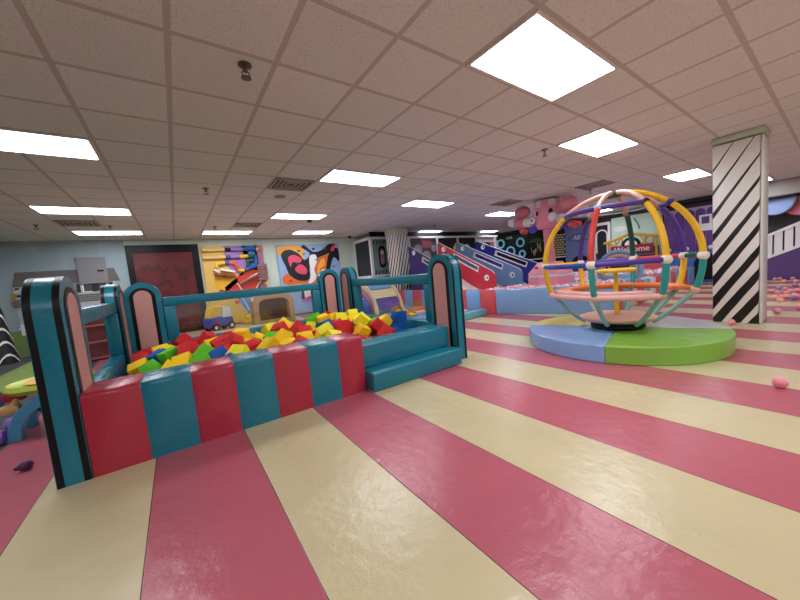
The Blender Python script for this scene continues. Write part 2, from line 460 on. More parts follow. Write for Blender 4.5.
def net_mat():
    m = bpy.data.materials.new('clear_vinyl_window'); m.use_nodes = True; nt = m.node_tree
    for n in list(nt.nodes):
        if n.type == 'BSDF_PRINCIPLED': nt.nodes.remove(n)
    tr = nt.nodes.new('ShaderNodeBsdfTransparent'); tr.inputs[0].default_value = (.9, .92, .93, 1)
    gl = nt.nodes.new('ShaderNodeBsdfGlossy'); gl.inputs['Roughness'].default_value = .12
    tc = nt.nodes.new('ShaderNodeTexCoord'); ns = nt.nodes.new('ShaderNodeTexNoise'); ns.inputs['Scale'].default_value = 6
    bp = nt.nodes.new('ShaderNodeBump'); bp.inputs['Strength'].default_value = .3; bp.inputs['Distance'].default_value = .02
    nt.links.new(tc.outputs['Object'], ns.inputs['Vector']); nt.links.new(ns.outputs['Fac'], bp.inputs['Height']); nt.links.new(bp.outputs[0], gl.inputs['Normal'])
    fr = nt.nodes.new('ShaderNodeValue'); fr.outputs[0].default_value = .07
    mx = nt.nodes.new('ShaderNodeMixShader')
    nt.links.new(fr.outputs[0], mx.inputs[0]); nt.links.new(tr.outputs[0], mx.inputs[1]); nt.links.new(gl.outputs[0], mx.inputs[2])
    nt.links.new(mx.outputs[0], nt.nodes['Material Output'].inputs[0]); return m
net = net_mat()
def rail(axis, a0, a1, w0, M=None):         # padded frame between two panels with a clear window
    T = .13; z0, z1, z2, pw = .46, 1.0, 1.135, .15
    def bx(b, u0, u1, v0, v1, m, w_0=w0, w_1=w0 + T, bev=.018):
        if axis == 'x': b.bx(w_0, w_1, u0, u1, v0, v1, m, M, bev=bev)
        else: b.bx(u0, u1, w_0, w_1, v0, v1, m, bev=bev)
    b = MB(); bx(b, a0, a1, z1, z2, teal); p = b.build('rail_frame', pit)
    b = MB(); bx(b, a0, a0 + pw, z0, z1, teal); b.build('side_pad', p)
    b = MB(); bx(b, a1 - pw, a1, z0, z1, teal); b.build('side_pad', p)
    b = MB(); bx(b, a0, a1, 0, z0, teal, w_0=w0, w_1=w0 + T); b.build('base_pad', p)
    b = MB(); bx(b, a0 + pw - .01, a1 - pw + .01, z0 - .01, z1 + .01, net, w0 + T / 2 - .002, w0 + T / 2 + .002, 0); b.build('clear_window', p)
rail('x', .474, PD - .474, .016, Matrix.Translation((0, .47, 0)) @ Matrix.Rotation(math.atan(SL / 2.21), 4, 'Z') @ Matrix.Translation((0, -.47, 0))); rail('x', .474, PD - .474, PW - .146, Matrix.Translation((PW, .47, 0)) @ Matrix.Rotation(math.atan(SK / 2.21), 4, 'Z') @ Matrix.Translation((-PW, -.47, 0)))
rail('y', .535, PW - .66 - SK, PD - .146)

# two padded steps beside the bolster
st = thing('padded_steps', 'two glossy teal padded steps leading up into the foam pit', 'steps', (PO[0] + 2.285, PO[1] - .047, 0), TH)
b = MB(); b.bx(0, 1.26, -.135, .36, 0, .2, teal, bev=.02, seg=3); b.build('lower_step', st)
b = MB(); b.bx(0, 1.26, .085, .40, .197, .455, teal, bev=.02, seg=3); b.build('upper_step', st)

# ------------------------------------------------------------------ foam cubes
CUBES = [[0.165,2.467,2.338,0.333,1.528,-1.079,1.143],[0.2,2.71,0.523,0.357,0.544,0.0,1.392],[0.18,3.39,0.639,0.34,-0.001,1.125,-1.872],[0.2,1.352,1.126,0.369,-0.114,0.408,-3.109],[0.2,3.217,1.174,0.369,-0.565,-1.139,-2.91],[0.2,1.006,0.938,0.355,1.571,2.045,-0.95],[0.2,2.97,1.813,0.387,-0.07,0.972,1.305],[0.18,0.518,1.322,0.337,1.764,-0.145,2.028],[0.17,2.719,0.754,0.338,-0.043,-1.042,-0.661],[0.18,0.947,1.984,0.442,-1.783,-0.848,-1.903],[0.18,2.434,2.633,0.344,-2.116,0.002,-1.199],[0.18,2.875,1.07,0.359,1.804,0.548,-0.137],[0.2,1.094,1.273,0.38,-0.502,-2.828,-1.0],[0.19,3.122,0.935,0.349,-1.154,-3.099,0.063],[0.18,2.987,1.988,0.466,2.631,-0.597,1.389],[0.18,1.633,2.875,0.372,-0.22,1.449,-0.193],[0.18,2.532,0.605,0.415,-0.623,2.661,1.071],[0.19,2.641,0.968,0.364,0.042,-2.613,-0.711],[0.19,2.202,2.252,0.425,-0.806,-0.602,2.779],[0.17,0.303,1.51,0.353,2.196,1.043,0.558],[0.17,3.159,2.63,0.475,0.0,0.0,1.717],[0.17,3.057,1.159,0.501,2.037,-2.153,0.066],[0.2,2.672,2.699,0.32,-3.142,0.0,0.865],[0.2,1.15,1.782,0.473,0.577,-2.865,-1.268],[0.18,2.789,2.098,0.445,0.818,-0.088,-0.914],[0.165,0.78,1.253,0.303,0.0,-3.142,-0.598],[0.19,1.965,1.672,0.456,1.136,-0.949,0.079],[0.19,0.321,1.007,0.421,0.859,-2.344,-0.693],[0.17,2.371,0.836,0.484,1.719,-0.316,-2.251],[0.2,3.32,2.297,0.356,-1.613,1.115,-1.579],[0.2,1.117,0.75,0.479,2.383,-0.391,-0.858],[0.18,2.061,1.084,0.451,0.327,2.538,-1.591],[0.2,0.591,2.692,0.421,2.549,-0.386,-1.683],[0.18,3.175,0.525,0.358,0.438,2.036,0.643],[0.19,1.242,1.002,0.525,1.462,0.598,-2.404],[0.18,1.436,0.896,0.424,-2.765,0.854,0.848],[0.18,2.304,1.277,0.492,1.377,-1.614,-0.717],[0.2,0.736,1.421,0.475,1.253,0.681,0.958],[0.17,2.026,0.698,0.437,-2.266,0.929,0.917],[0.17,0.287,2.145,0.499,-0.063,-2.178,-1.568],[0.2,3.318,2.42,0.518,1.578,-1.115,1.563],[0.17,2.978,0.93,0.526,-0.554,0.859,-0.456],[0.2,2.06,1.304,0.555,0.215,0.574,1.781],[0.18,1.905,1.452,0.445,0.874,2.414,0.72],[0.19,3.356,0.935,0.396,0.146,3.089,-0.962],[0.2,0.596,1.141,0.461,2.344,-0.517,1.107],[0.18,0.305,2.523,0.479,0.991,1.181,1.095],[0.19,1.617,1.979,0.472,1.115,0.95,2.38],[0.19,0.317,1.674,0.472,-0.289,0.324,3.128],[0.18,2.902,1.554,0.425,-2.494,-0.52,-0.356],[0.18,1.444,1.402,0.497,-0.26,-0.284,1.824],[0.18,1.745,1.021,0.595,0.867,-2.368,1.236],[0.19,1.954,0.861,0.543,0.002,-2.063,1.429],[0.19,1.179,0.496,0.514,-1.589,-1.605,0.009],[0.17,2.929,2.431,0.54,0.366,1.879,2.13],[0.17,0.833,2.222,0.494,-1.407,-2.883,0.251],[0.2,1.404,0.619,0.46,-2.19,-0.082,0.879],[0.18,1.825,2.875,0.376,1.483,1.178,-0.056],[0.19,1.167,1.505,0.459,-0.983,-2.397,0.724],[0.19,3.018,1.458,0.563,0.148,1.103,-0.186],[0.165,2.165,0.921,0.526,-2.011,-0.617,-1.624],[0.19,1.073,2.196,0.493,-0.138,-2.719,-1.275],[0.165,1.631,1.648,0.422,0.752,-0.321,-0.913],[0.17,0.929,2.758,0.45,-0.113,0.829,-2.747],[0.19,2.182,0.53,0.557,-2.749,0.329,0.085],[0.18,2.62,2.644,0.51,-2.956,1.571,0.0],[0.19,1.251,2.302,0.496,-0.052,2.904,0.287],[0.17,0.433,1.46,0.476,-0.808,0.453,3.031],[0.2,0.902,1.099,0.479,-2.702,0.663,-1.209],[0.18,2.238,1.476,0.497,1.553,-0.911,0.305],[0.19,2.736,2.331,0.549,1.357,-0.147,1.438],[0.18,2.241,2.88,0.475,0.001,2.261,-0.0],[0.19,0.488,2.349,0.514,1.422,-0.244,1.825],[0.165,2.751,1.299,0.461,0.565,0.832,-2.022],[0.18,2.615,2.181,0.372,0.149,-2.69,0.635],[0.165,1.505,1.196,0.498,0.932,0.233,1.444],[0.19,2.449,1.066,0.449,-0.267,-0.878,-2.337],[0.18,2.173,0.704,0.62,-0.805,1.021,0.639],[0.19,0.859,1.725,0.492,2.569,0.551,0.361],[0.165,1.797,0.509,0.579,0.664,-0.297,1.322],[0.19,1.404,1.671,0.468,-1.018,0.856,-2.0],[0.2,1.899,2.52,0.506,-0.054,2.187,1.869],[0.18,3.396,0.965,0.576,-0.09,-3.015,1.571],[0.18,2.902,0.527,0.476,-2.132,2.372,-0.064],[0.165,2.286,2.686,0.472,1.078,-0.978,0.573],[0.19,0.918,2.484,0.486,2.373,-0.782,-0.616],[0.18,0.759,0.879,0.389,0.004,-0.53,-0.484],[0.2,1.447,2.178,0.498,1.623,0.148,2.72],[0.17,3.178,0.745,0.375,0.682,0.446,1.752],[0.17,1.024,2.34,0.593,-2.676,0.418,0.497],[0.2,1.969,2.18,0.541,-2.695,-0.245,-0.757],[0.18,3.019,2.872,0.524,-0.208,-1.169,0.232],[0.165,2.749,0.913,0.501,0.572,-1.031,-0.63],[0.165,0.783,1.545,0.605,0.876,-0.283,-0.454],[0.17,1.272,1.629,0.584,0.706,-0.587,-2.697],[0.19,1.149,1.988,0.53,-0.412,-1.121,-2.508],[0.19,2.769,2.845,0.525,0.296,-0.398,-1.688],[0.17,3.002,1.692,0.536,1.742,-0.973,-1.837],[0.19,2.128,1.659,0.579,-0.763,0.215,-1.378],[0.165,2.333,0.491,0.408,-2.919,0.004,1.657],[0.17,1.078,1.148,0.524,-1.189,0.454,-1.316],[0.17,1.745,1.501,0.499,-0.91,0.499,-0.343],[0.19,1.565,0.947,0.547,0.924,0.031,1.912],[0.165,2.532,2.45,0.45,-0.387,2.063,1.143],[0.18,2.447,1.493,0.564,2.064,1.178,-0.846],[0.18,0.487,1.796,0.542,0.189,-1.996,0.264],[0.18,2.857,1.088,0.607,-1.432,-2.418,-0.814],[0.19,1.392,1.884,0.607,-1.024,1.468,1.748],[0.19,0.956,1.362,0.541,-0.491,-0.724,-2.203],[0.18,1.311,2.545,0.503,0.197,0.566,-1.726],[0.19,2.998,2.225,0.532,-1.215,-0.129,3.006],[0.18,1.747,0.792,0.532,0.223,0.012,-1.274],[0.18,2.644,1.536,0.526,2.421,1.048,-0.451],[0.2,2.063,2.364,0.564,0.53,-0.593,-0.958],[0.165,3.158,1.011,0.545,-2.687,-0.387,-1.19],[0.19,2.621,1.185,0.541,2.159,0.124,2.085],[0.19,0.714,2.84,0.552,-0.615,0.323,1.993],[0.17,1.761,1.773,0.501,-1.573,0.301,-2.313],[0.18,0.605,1.646,0.562,-1.442,0.295,-2.552],[0.17,1.969,2.878,0.494,0.129,-2.13,-0.146]]
def foam(n, rgb):
    return mat('foam_' + n, rgb, .75, bump=.15, bscale=90, spec=.25)
FOAM = {'red': foam('red', (206, 40, 44)), 'yellow': foam('yellow', (246, 200, 24)), 'green': foam('green', (92, 186, 32)), 'blue': foam('blue', (16, 82, 160)), 'orange': foam('orange', (248, 130, 20)), 'lemon': foam('lemon', (240, 226, 40))}
CINFO = [["red","foam cube buried under other cubes in the pit, red","buried foam cubes"],["red","red foam cube, fourth of its colour from the left, near the front bolster","foam cubes in the pit"],["blue","blue foam cube, fourth of its colour from the left, near the front bolster","foam cubes in the pit"],["yellow","foam cube buried under other cubes in the pit, golden yellow","buried foam cubes"],["blue","foam cube buried under other cubes in the pit, blue","buried foam cubes"],["red","foam cube buried under other cubes in the pit, red","buried foam cubes"],["blue","foam cube buried under other cubes in the pit, blue","buried foam cubes"],["red","foam cube buried under other cubes in the pit, red","buried foam cubes"],["yellow","foam cube buried under other cubes in the pit, golden yellow","buried foam cubes"],["green","foam cube buried under other cubes in the pit, green","buried foam cubes"],["green","foam cube buried under other cubes in the pit, green","buried foam cubes"],["red","red foam cube, seventh of its colour from the left, behind the front rows","foam cubes in the pit"],["green","foam cube buried under other cubes in the pit, green","buried foam cubes"],["blue","foam cube buried under other cubes in the pit, blue","buried foam cubes"],["lemon","only lemon yellow foam cube past the pit middle","foam cubes in the pit"],["yellow","golden yellow foam cube, third of its colour from the left, near the rear rail","foam cubes in the pit"],["red","red foam cube, third of its colour from the left, near the front bolster","foam cubes in the pit"],["yellow","golden yellow foam cube, eighth of its colour from the left, behind the front rows","foam cubes in the pit"],["yellow","foam cube buried under other cubes in the pit, golden yellow","buried foam cubes"],["red","foam cube buried under other cubes in the pit, red","buried foam cubes"],["red","foam cube buried under other cubes in the pit, red","buried foam cubes"],["green","green foam cube, fourth of its colour from the left, behind the front rows","foam cubes in the pit"],["yellow","foam cube buried under other cubes in the pit, golden yellow","buried foam cubes"],["red","red foam cube, fourth of its colour from the left, past the pit middle","foam cubes in the pit"],["red","red foam cube, ninth of its colour from the left, past the pit middle","foam cubes in the pit"],["blue","foam cube buried under other cubes in the pit, blue","buried foam cubes"],["red","foam cube buried under other cubes in the pit, red","buried foam cubes"],["green","foam cube buried under other cubes in the pit, green","buried foam cubes"],["red","red foam cube, second of its colour from the left, near the front bolster","foam cubes in the pit"],["red","foam cube buried under other cubes in the pit, red","buried foam cubes"],["blue","blue foam cube, first of its colour from the left, near the front bolster","foam cubes in the pit"],["yellow","foam cube buried under other cubes in the pit, golden yellow","buried foam cubes"],["yellow","golden yellow foam cube, second of its colour from the left, near the rear rail","foam cubes in the pit"],["blue","blue foam cube, third of its colour from the left, near the front bolster","foam cubes in the pit"],["lemon","lemon yellow foam cube, first of its colour from the left, behind the front rows","foam cubes in the pit"],["green","foam cube buried under other cubes in the pit, green","buried foam cubes"],["red","red foam cube, fourth of its colour from the left, behind the front rows","foam cubes in the pit"],["yellow","golden yellow foam cube, second of its colour from the left, behind the front rows","foam cubes in the pit"],["yellow","foam cube buried under other cubes in the pit, golden yellow","buried foam cubes"],["red","red foam cube, first of its colour from the left, past the pit middle","foam cubes in the pit"],["lemon","lemon yellow foam cube, fourth of its colour from the left, near the rear rail","foam cubes in the pit"],["red","red foam cube, eighth of its colour from the left, behind the front rows","foam cubes in the pit"],["red","red foam cube, third of its colour from the left, behind the front rows","foam cubes in the pit"],["red","foam cube buried under other cubes in the pit, red","buried foam cubes"],["blue","blue foam cube, fourth of its colour from the left, behind the front rows","foam cubes in the pit"],["yellow","golden yellow foam cube, first of its colour from the left, behind the front rows","foam cubes in the pit"],["red","red foam cube, first of its colour from the left, near the rear rail","foam cubes in the pit"],["yellow","golden yellow foam cube, sixth of its colour from the left, past the pit middle","foam cubes in the pit"],["yellow","golden yellow foam cube, first of its colour from the left, past the pit middle","foam cubes in the pit"],["blue","foam cube buried under other cubes in the pit, blue","buried foam cubes"],["red","red foam cube, first of its colour from the left, behind the front rows","foam cubes in the pit"],["yellow","golden yellow foam cube, fourth of its colour from the left, behind the front rows","foam cubes in the pit"],["yellow","golden yellow foam cube, fifth of its colour from the left, behind the front rows","foam cubes in the pit"],["red","foam cube buried under other cubes in the pit, red","buried foam cubes"],["yellow","golden yellow foam cube, seventh of its colour from the left, near the rear rail","foam cubes in the pit"],["red","red foam cube, fourth of its colour from the left, near the rear rail","foam cubes in the pit"],["blue","foam cube buried under other cubes in the pit, blue","buried foam cubes"],["red","foam cube buried under other cubes in the pit, red","buried foam cubes"],["red","red foam cube, fifth of its colour from the left, past the pit middle","foam cubes in the pit"],["lemon","lemon yellow foam cube, second of its colour from the left, behind the front rows","foam cubes in the pit"],["yellow","golden yellow foam cube, seventh of its colour from the left, behind the front rows","foam cubes in the pit"],["yellow","golden yellow foam cube, second of its colour from the left, past the pit middle","foam cubes in the pit"],["yellow","foam cube buried under other cubes in the pit, golden yellow","buried foam cubes"],["red","foam cube buried under other cubes in the pit, red","buried foam cubes"],["lemon","lemon yellow foam cube, second of its colour from the left, near the front bolster","foam cubes in the pit"],["green","green foam cube, first of its colour from the left, near the rear rail","foam cubes in the pit"],["red","red foam cube, sixth of its colour from the left, near the rear rail","foam cubes in the pit"],["green","green foam cube, first of its colour from the left, behind the front rows","foam cubes in the pit"],["green","green foam cube, second of its colour from the left, behind the front rows","foam cubes in the pit"],["yellow","golden yellow foam cube, sixth of its colour from the left, behind the front rows","foam cubes in the pit"],["yellow","golden yellow foam cube, sixth of its colour from the left, near the rear rail","foam cubes in the pit"],["green","foam cube buried under other cubes in the pit, green","buried foam cubes"],["yellow","golden yellow foam cube, first of its colour from the left, near the rear rail","foam cubes in the pit"],["yellow","golden yellow foam cube, ninth of its colour from the left, behind the front rows","foam cubes in the pit"],["green","foam cube buried under other cubes in the pit, green","buried foam cubes"],["red","red foam cube, second of its colour from the left, behind the front rows","foam cubes in the pit"],["red","red foam cube, fifth of its colour from the left, behind the front rows","foam cubes in the pit"],["lemon","lemon yellow foam cube, first of its colour from the left, near the front bolster","foam cubes in the pit"],["green","foam cube buried under other cubes in the pit, green","buried foam cubes"],["red","red foam cube, first of its colour from the left, near the front bolster","foam cubes in the pit"],["yellow","golden yellow foam cube, fourth of its colour from the left, past the pit middle","foam cubes in the pit"],["lemon","lemon yellow foam cube, first of its colour from the left, near the rear rail","foam cubes in the pit"],["blue","blue foam cube, third of its colour from the left, behind the front rows","foam cubes in the pit"],["red","red foam cube, fifth of its colour from the left, near the front bolster","foam cubes in the pit"],["yellow","golden yellow foam cube, fifth of its colour from the left, near the rear rail","foam cubes in the pit"],["red","red foam cube, third of its colour from the left, near the rear rail","foam cubes in the pit"],["blue","foam cube buried under other cubes in the pit, blue","buried foam cubes"],["yellow","golden yellow foam cube, fifth of its colour from the left, past the pit middle","foam cubes in the pit"],["blue","blue foam cube, second of its colour from the left, near the front bolster","foam cubes in the pit"],["red","red foam cube, fifth of its colour from the left, near the rear rail","foam cubes in the pit"],["red","red foam cube, seventh of its colour from the left, past the pit middle","foam cubes in the pit"],["red","red foam cube, eighth of its colour from the left, near the rear rail","foam cubes in the pit"],["yellow","golden yellow foam cube, tenth of its colour from the left, behind the front rows","foam cubes in the pit"],["red","red foam cube, second of its colour from the left, past the pit middle","foam cubes in the pit"],["red","red foam cube, sixth of its colour from the left, past the pit middle","foam cubes in the pit"],["red","red foam cube, third of its colour from the left, past the pit middle","foam cubes in the pit"],["green","green foam cube, second of its colour from the left, near the rear rail","foam cubes in the pit"],["yellow","golden yellow foam cube, seventh of its colour from the left, past the pit middle","foam cubes in the pit"],["red","red foam cube, eighth of its colour from the left, past the pit middle","foam cubes in the pit"],["blue","foam cube buried under other cubes in the pit, blue","buried foam cubes"],["blue","blue foam cube, first of its colour from the left, behind the front rows","foam cubes in the pit"],["green","green foam cube, third of its colour from the left, past the pit middle","foam cubes in the pit"],["yellow","golden yellow foam cube, third of its colour from the left, behind the front rows","foam cubes in the pit"],["lemon","lemon yellow foam cube, second of its colour from the left, near the rear rail","foam cubes in the pit"],["blue","blue foam cube, second of its colour from the left, behind the front rows","foam cubes in the pit"],["blue","only blue foam cube past the pit middle","foam cubes in the pit"],["lemon","lemon yellow foam cube, third of its colour from the left, behind the front rows","foam cubes in the pit"],["yellow","golden yellow foam cube, third of its colour from the left, past the pit middle","foam cubes in the pit"],["green","green foam cube, third of its colour from the left, behind the front rows","foam cubes in the pit"],["red","red foam cube, seventh of its colour from the left, near the rear rail","foam cubes in the pit"],["lemon","lemon yellow foam cube, third of its colour from the left, near the rear rail","foam cubes in the pit"],["yellow","only golden yellow foam cube near the front bolster","foam cubes in the pit"],["red","red foam cube, tenth of its colour from the left, past the pit middle","foam cubes in the pit"],["yellow","golden yellow foam cube, fourth of its colour from the left, near the rear rail","foam cubes in the pit"],["yellow","golden yellow foam cube, eleventh of its colour from the left, behind the front rows","foam cubes in the pit"],["red","red foam cube, sixth of its colour from the left, behind the front rows","foam cubes in the pit"],["red","red foam cube, second of its colour from the left, near the rear rail","foam cubes in the pit"],["green","green foam cube, second of its colour from the left, past the pit middle","foam cubes in the pit"],["green","green foam cube, first of its colour from the left, past the pit middle","foam cubes in the pit"],["yellow","foam cube buried under other cubes in the pit, golden yellow","buried foam cubes"]]     # colour and label of each cube, in the order of CUBES
cm = {}
for (s, x, y, z, a, b_, c), (col, lab, grp) in zip(CUBES, CINFO):
    z += -.12 + .022 * x; s = round(s * .95, 3)
    key = (s, col)
    if key not in cm:
        q = MB(); q.box((0, 0, 0), (s, s, s), FOAM[col], bev=.008, seg=2); t0 = q.build('foam_cube'); cm[key] = t0.data; bpy.data.objects.remove(t0)
    o = bpy.data.objects.new('foam_cube', cm[key]); COL.objects.link(o)
    M = Matrix.Translation(PO) @ Matrix.Rotation(TH, 4, 'Z') @ Matrix.Translation((x, y, z)) @ Euler((a, b_, c)).to_matrix().to_4x4()
    o.location = M.translation; o.rotation_euler = M.to_euler()
    tag(o, lab, 'foam cube', grp)
from mathutils.geometry import tessellate_polygon
# ------------------------------------------------------------------ round mat and globe spinner
G = Vector((4.77, 1.76, 0))
mq = {'g': vinyl('lime_green_vinyl', (134, 188, 72), .2), 'w': vinyl('pale_grey_vinyl', (206, 206, 208), .2), 'y': vinyl('pale_yellow_vinyl', (226, 216, 96), .2), 'b': vinyl('sky_blue_vinyl', (136, 176, 224), .2)}
rm = thing('round_mat', 'round padded mat in blue, green, yellow and grey quarters under the globe spinner', 'mat', (G.x, G.y, 0))
for c, a0, a1, lab in (('g', -166, -68, 'lime green quarter'), ('w', -68, 20, 'pale grey quarter'), ('y', 20, 107, 'yellow quarter'), ('b', 107, 194, 'sky blue quarter')):
    R = 1.10
    pts = [(0, 0)] + [(R * math.cos(math.radians(a0 + (a1 - a0) * i / 24)), R * math.sin(math.radians(a0 + (a1 - a0) * i / 24))) for i in range(25)]
    b = MB(); b.prism(pts, lambda u, v, w: (u, v, w), 0, .2, mq[c]); o = b.build('mat_quarter', rm, bevel=.014); o['label'] = lab

def foamc(n, rgb): return mat('tube_' + n, rgb, .45, bump=.1, bscale=70, spec=.4)
T = {n: foamc(n, c) for n, c in dict(yellow=(240, 188, 28), red=(206, 58, 50), purple=(82, 54, 146), teal=(42, 152, 142), pale=(144, 180, 176), pink=(232, 176, 166), crown=(220, 170, 152), dgreen=(20, 88, 66), orange=(232, 120, 52), blue=(28, 72, 158), cream=(236, 226, 206), black=(28, 24, 40), dpurple=(60, 40, 120), sky=(150, 200, 220), grey=(130, 140, 142)).items()}
gl = thing('globe_spinner', 'open globe shaped spinner with colourful padded tubes and yellow wheel, standing on the round mat', 'spinner', (G.x, G.y, .2))
AZ = 200.2; RS = .842; ZC = .873                      # sphere centre above the mat
def ang(a): return math.radians(AZ + a)
def sp(a, z, k=1.0):
    if z >= ZC: r = RS * math.sqrt(max(1 - ((z - ZC) / (ZT - ZC)) ** 2, 0))
    elif z >= ZL: r = RS * math.sqrt(max(1 - ((z - ZC) / .98) ** 2, 0))
    else: r = .37 + (RS * math.sqrt(max(1 - ((ZL - ZC) / .98) ** 2, 0)) - .37) * max(0, (z - ZB) / (ZL - ZB)) ** .8
    return (r * math.cos(ang(a)), r * math.sin(ang(a)), z)
ZT, ZU, ZE, ZL, ZB = 1.755, 1.535, .873, .475, .085
mer = [(-80, 'crown', 'yellow', 'yellow', 'grey'), (-16, 'crown', 'red', 'teal', 'sky'), (32, 'crown', 'yellow', 'teal', 'black'), (83, 'yellow', 'yellow', 'teal', 'dpurple'),
       (119, 'crown', 'purple', 'yellow', 'grey'), (165, 'crown', 'dgreen', 'teal', 'grey'), (213, 'crown', 'purple', 'yellow', 'grey')]
def zs(z0, z1, n):     # even steps in angle
    A = (ZT - ZC) if z0 > ZC else 1.0
    t0, t1 = math.asin(max(-1, min(1, (z0 - ZC) / A))), math.asin(max(-1, min(1, (z1 - ZC) / A)))
    return [z0] + [ZC + A * math.sin(t0 + (t1 - t0) * i / n) for i in range(1, n)] + [z1]
for a, c1, c2, c3, cj in mer:
    for nm, z0, z1, c, r in (('crown_tube', ZT, ZU, c1, .03), ('upper_tube', ZU, ZE, c2, .033), ('lower_tube', ZE, ZL, c3, .033), ('strut_tube', ZL, ZB, 'pale', .028)):
        b = MB(); b.tube([sp(a, z) for z in zs(z0, z1, 10)], r, T[c], 10); b.build(nm, gl)
    b = MB(); b.sphere(sp(a, ZE), .056, T['cream']); b.build('joint', gl)
    b = MB(); b.sphere(sp(a, ZU), .045, T[cj]); b.build('joint', gl)
    b = MB(); b.sphere(sp(a, ZL), .046, T['crown']); b.build('joint', gl)
def ring(z, segs, r, nm):
    for a0, a1, c in segs:
        b = MB(); n = 12; b.tube([sp(a0 + (a1 - a0) * i / n, z) for i in range(n + 1)], r, T[c], 10); b.build(nm, gl)
ring(ZU, [(-80, -16, 'purple'), (-16, 32, 'purple'), (83, 119, 'dpurple'), (119, 165, 'black'), (165, 213, 'black'), (213, 280, 'black')], .028, 'upper_ring_tube')
ring(ZE, [(-80, -16, 'blue'), (-16, 32, 'purple'), (83, 119, 'dgreen'), (119, 165, 'red'), (165, 213, 'purple'), (213, 280, 'yellow')], .03, 'middle_ring_tube')
ring(ZL, [(-80, -16, 'pink'), (-16, 32, 'pink'), (83, 119, 'orange'), (119, 165, 'orange'), (165, 213, 'orange'), (213, 280, 'orange')], .034, 'lower_ring_tube')
def seat(a0, a1, c):
    b = MB(); n = 24
    o = [(.715 * math.cos(ang(a0 + (a1 - a0) * i / n)), .715 * math.sin(ang(a0 + (a1 - a0) * i / n))) for i in range(n + 1)]
    q = [(.53 * math.cos(ang(a0 + (a1 - a0) * i / n)), .53 * math.sin(ang(a0 + (a1 - a0) * i / n))) for i in range(n + 1)]
    b.ringprism(o, q, lambda u, v, w: (u, v, w), .485, .53, T[c], closed=False)
    return b.build('bench_seat', gl, bevel=.012)
seat(-84, 29, 'pink'); seat(82, 276, 'orange')
b = MB(); b.lathe([(.001, .10), (.38, .10), (.42, .125), (.425, .15), (.40, .165), (.001, .168)], (0, 0, 0), T['crown'], 40); b.build('floor_plate', gl)
b = MB(); b.lathe([(.30, .001), (.31, .03), (.28, .09), (.001, .1)], (0, 0, 0), black, 32); b.build('turntable_base', gl)
b = MB(); b.tube([(0, 0, .165), (0, 0, .74)], .026, T['yellow'], 12); b.build('wheel_column', gl)
b = MB(); b.lathe([(.001, .74), (.20, .735), (.225, .75), (.225, .765), (.20, .78), (.001, .775)], (0, 0, 0), T['yellow'], 32); b.build('hand_wheel', gl)
b = MB(); b.lathe([(.001, -.05), (.08, -.05), (.10, -.02), (.09, .02), (.001, .035)], (0, 0, ZT), T['dgreen'], 24); o = b.build('top_cap', gl); o['label'] = 'dark green cap'

# ------------------------------------------------------------------ striped columns
def stripe_mat(name, slope, per, amount):
    k = NT(name); x, y, z = k.sep()
    s = k.math('SUBTRACT', x, y)
    jag = k.math('MULTIPLY', k.math('SUBTRACT', k.noise(5, 1), .5), .022)
    t = k.math('FRACT', k.math('DIVIDE', k.math('ADD', k.math('SUBTRACT', z, k.math('MULTIPLY', s, slope)), k.math('ADD', jag, 30 * per)), per))
    th = amount(k, z)
    c = k.mix(k.math('LESS_THAN', t, th), lin((226, 222, 214)), lin((14, 14, 16)))
    k.l(c, k.b.inputs['Base Color']); k.b.inputs['Roughness'].default_value = .35
    n1 = k.bump(k.noise(4, 3), .35, .05); k.l(k.bump(k.noise(26, 2), .12, .01, n1), k.b.inputs['Normal'])
    return k.m
def amt(z0, a0, z1, a1):
    def f(k, z):
        mr = k.n('ShaderNodeMapRange'); k.l(z, mr.inputs[0])
        mr.inputs[1].default_value = z0; mr.inputs[2].default_value = z1; mr.inputs[3].default_value = a0; mr.inputs[4].default_value = a1
        return mr.outputs[0]
    return f
M_st1 = stripe_mat('diagonal_stripe_wrap', 1.7, .34, amt(0, .66, 2.6, .05))
M_st2 = stripe_mat('narrow_stripe_wrap', 3.0, .42, amt(0, .62, 2.4, .22))
M_cap = mat('pale_green_cap', (196, 212, 192), .6); M_whv = vinyl('white_vinyl', (222, 222, 214))
pc = thing('striped_column', 'large column at right wrapped in white vinyl with black diagonal stripes', 'column', (6.89, .905, 0))
b = MB(); b.bx(-.24, .24, -.215, .255, .0, 2.6, M_st1, bev=.015); b.build('striped_wrap', pc)
b = MB(); b.bx(-.236, .236, -.25, -.217, .0, 2.6, M_whv, bev=.02); o = b.build('plain_edge', pc); o['label'] = 'plain white vinyl edge'
b = MB(); b.bx(-.255, .25, -.262, .262, 2.62, CZ - .002, M_cap, bev=.01); b.build('capital', pc)
pc = thing('striped_column', 'distant column behind the foam pit with narrow black stripes on white', 'column', (6.57, 9.2, 0), math.radians(8))
h = .31
b = MB(); lv = [(0, .24), (.6, .25), (1.6, .262), (2.5, .275)]
for i in range(3):
    (z0, a0), (z1, a1) = lv[i], lv[i + 1]
    vs = [(-a0, -a0, z0), (a0, -a0, z0), (a0, a0, z0), (-a0, a0, z0), (-a1, -a1, z1), (a1, -a1, z1), (a1, a1, z1), (-a1, a1, z1)]
    b.faces(vs, [(0, 1, 5, 4), (1, 2, 6, 5), (2, 3, 7, 6), (3, 0, 4, 7)] + ([(0, 3, 2, 1)] if i == 0 else []) + ([(4, 5, 6, 7)] if i == 2 else []), M_st2)
b.build('striped_wrap', pc)
b = MB(); b.bx(-.29, .29, -.29, .29, 2.5, CZ - .002, M_cap, bev=.01); b.build('capital', pc)

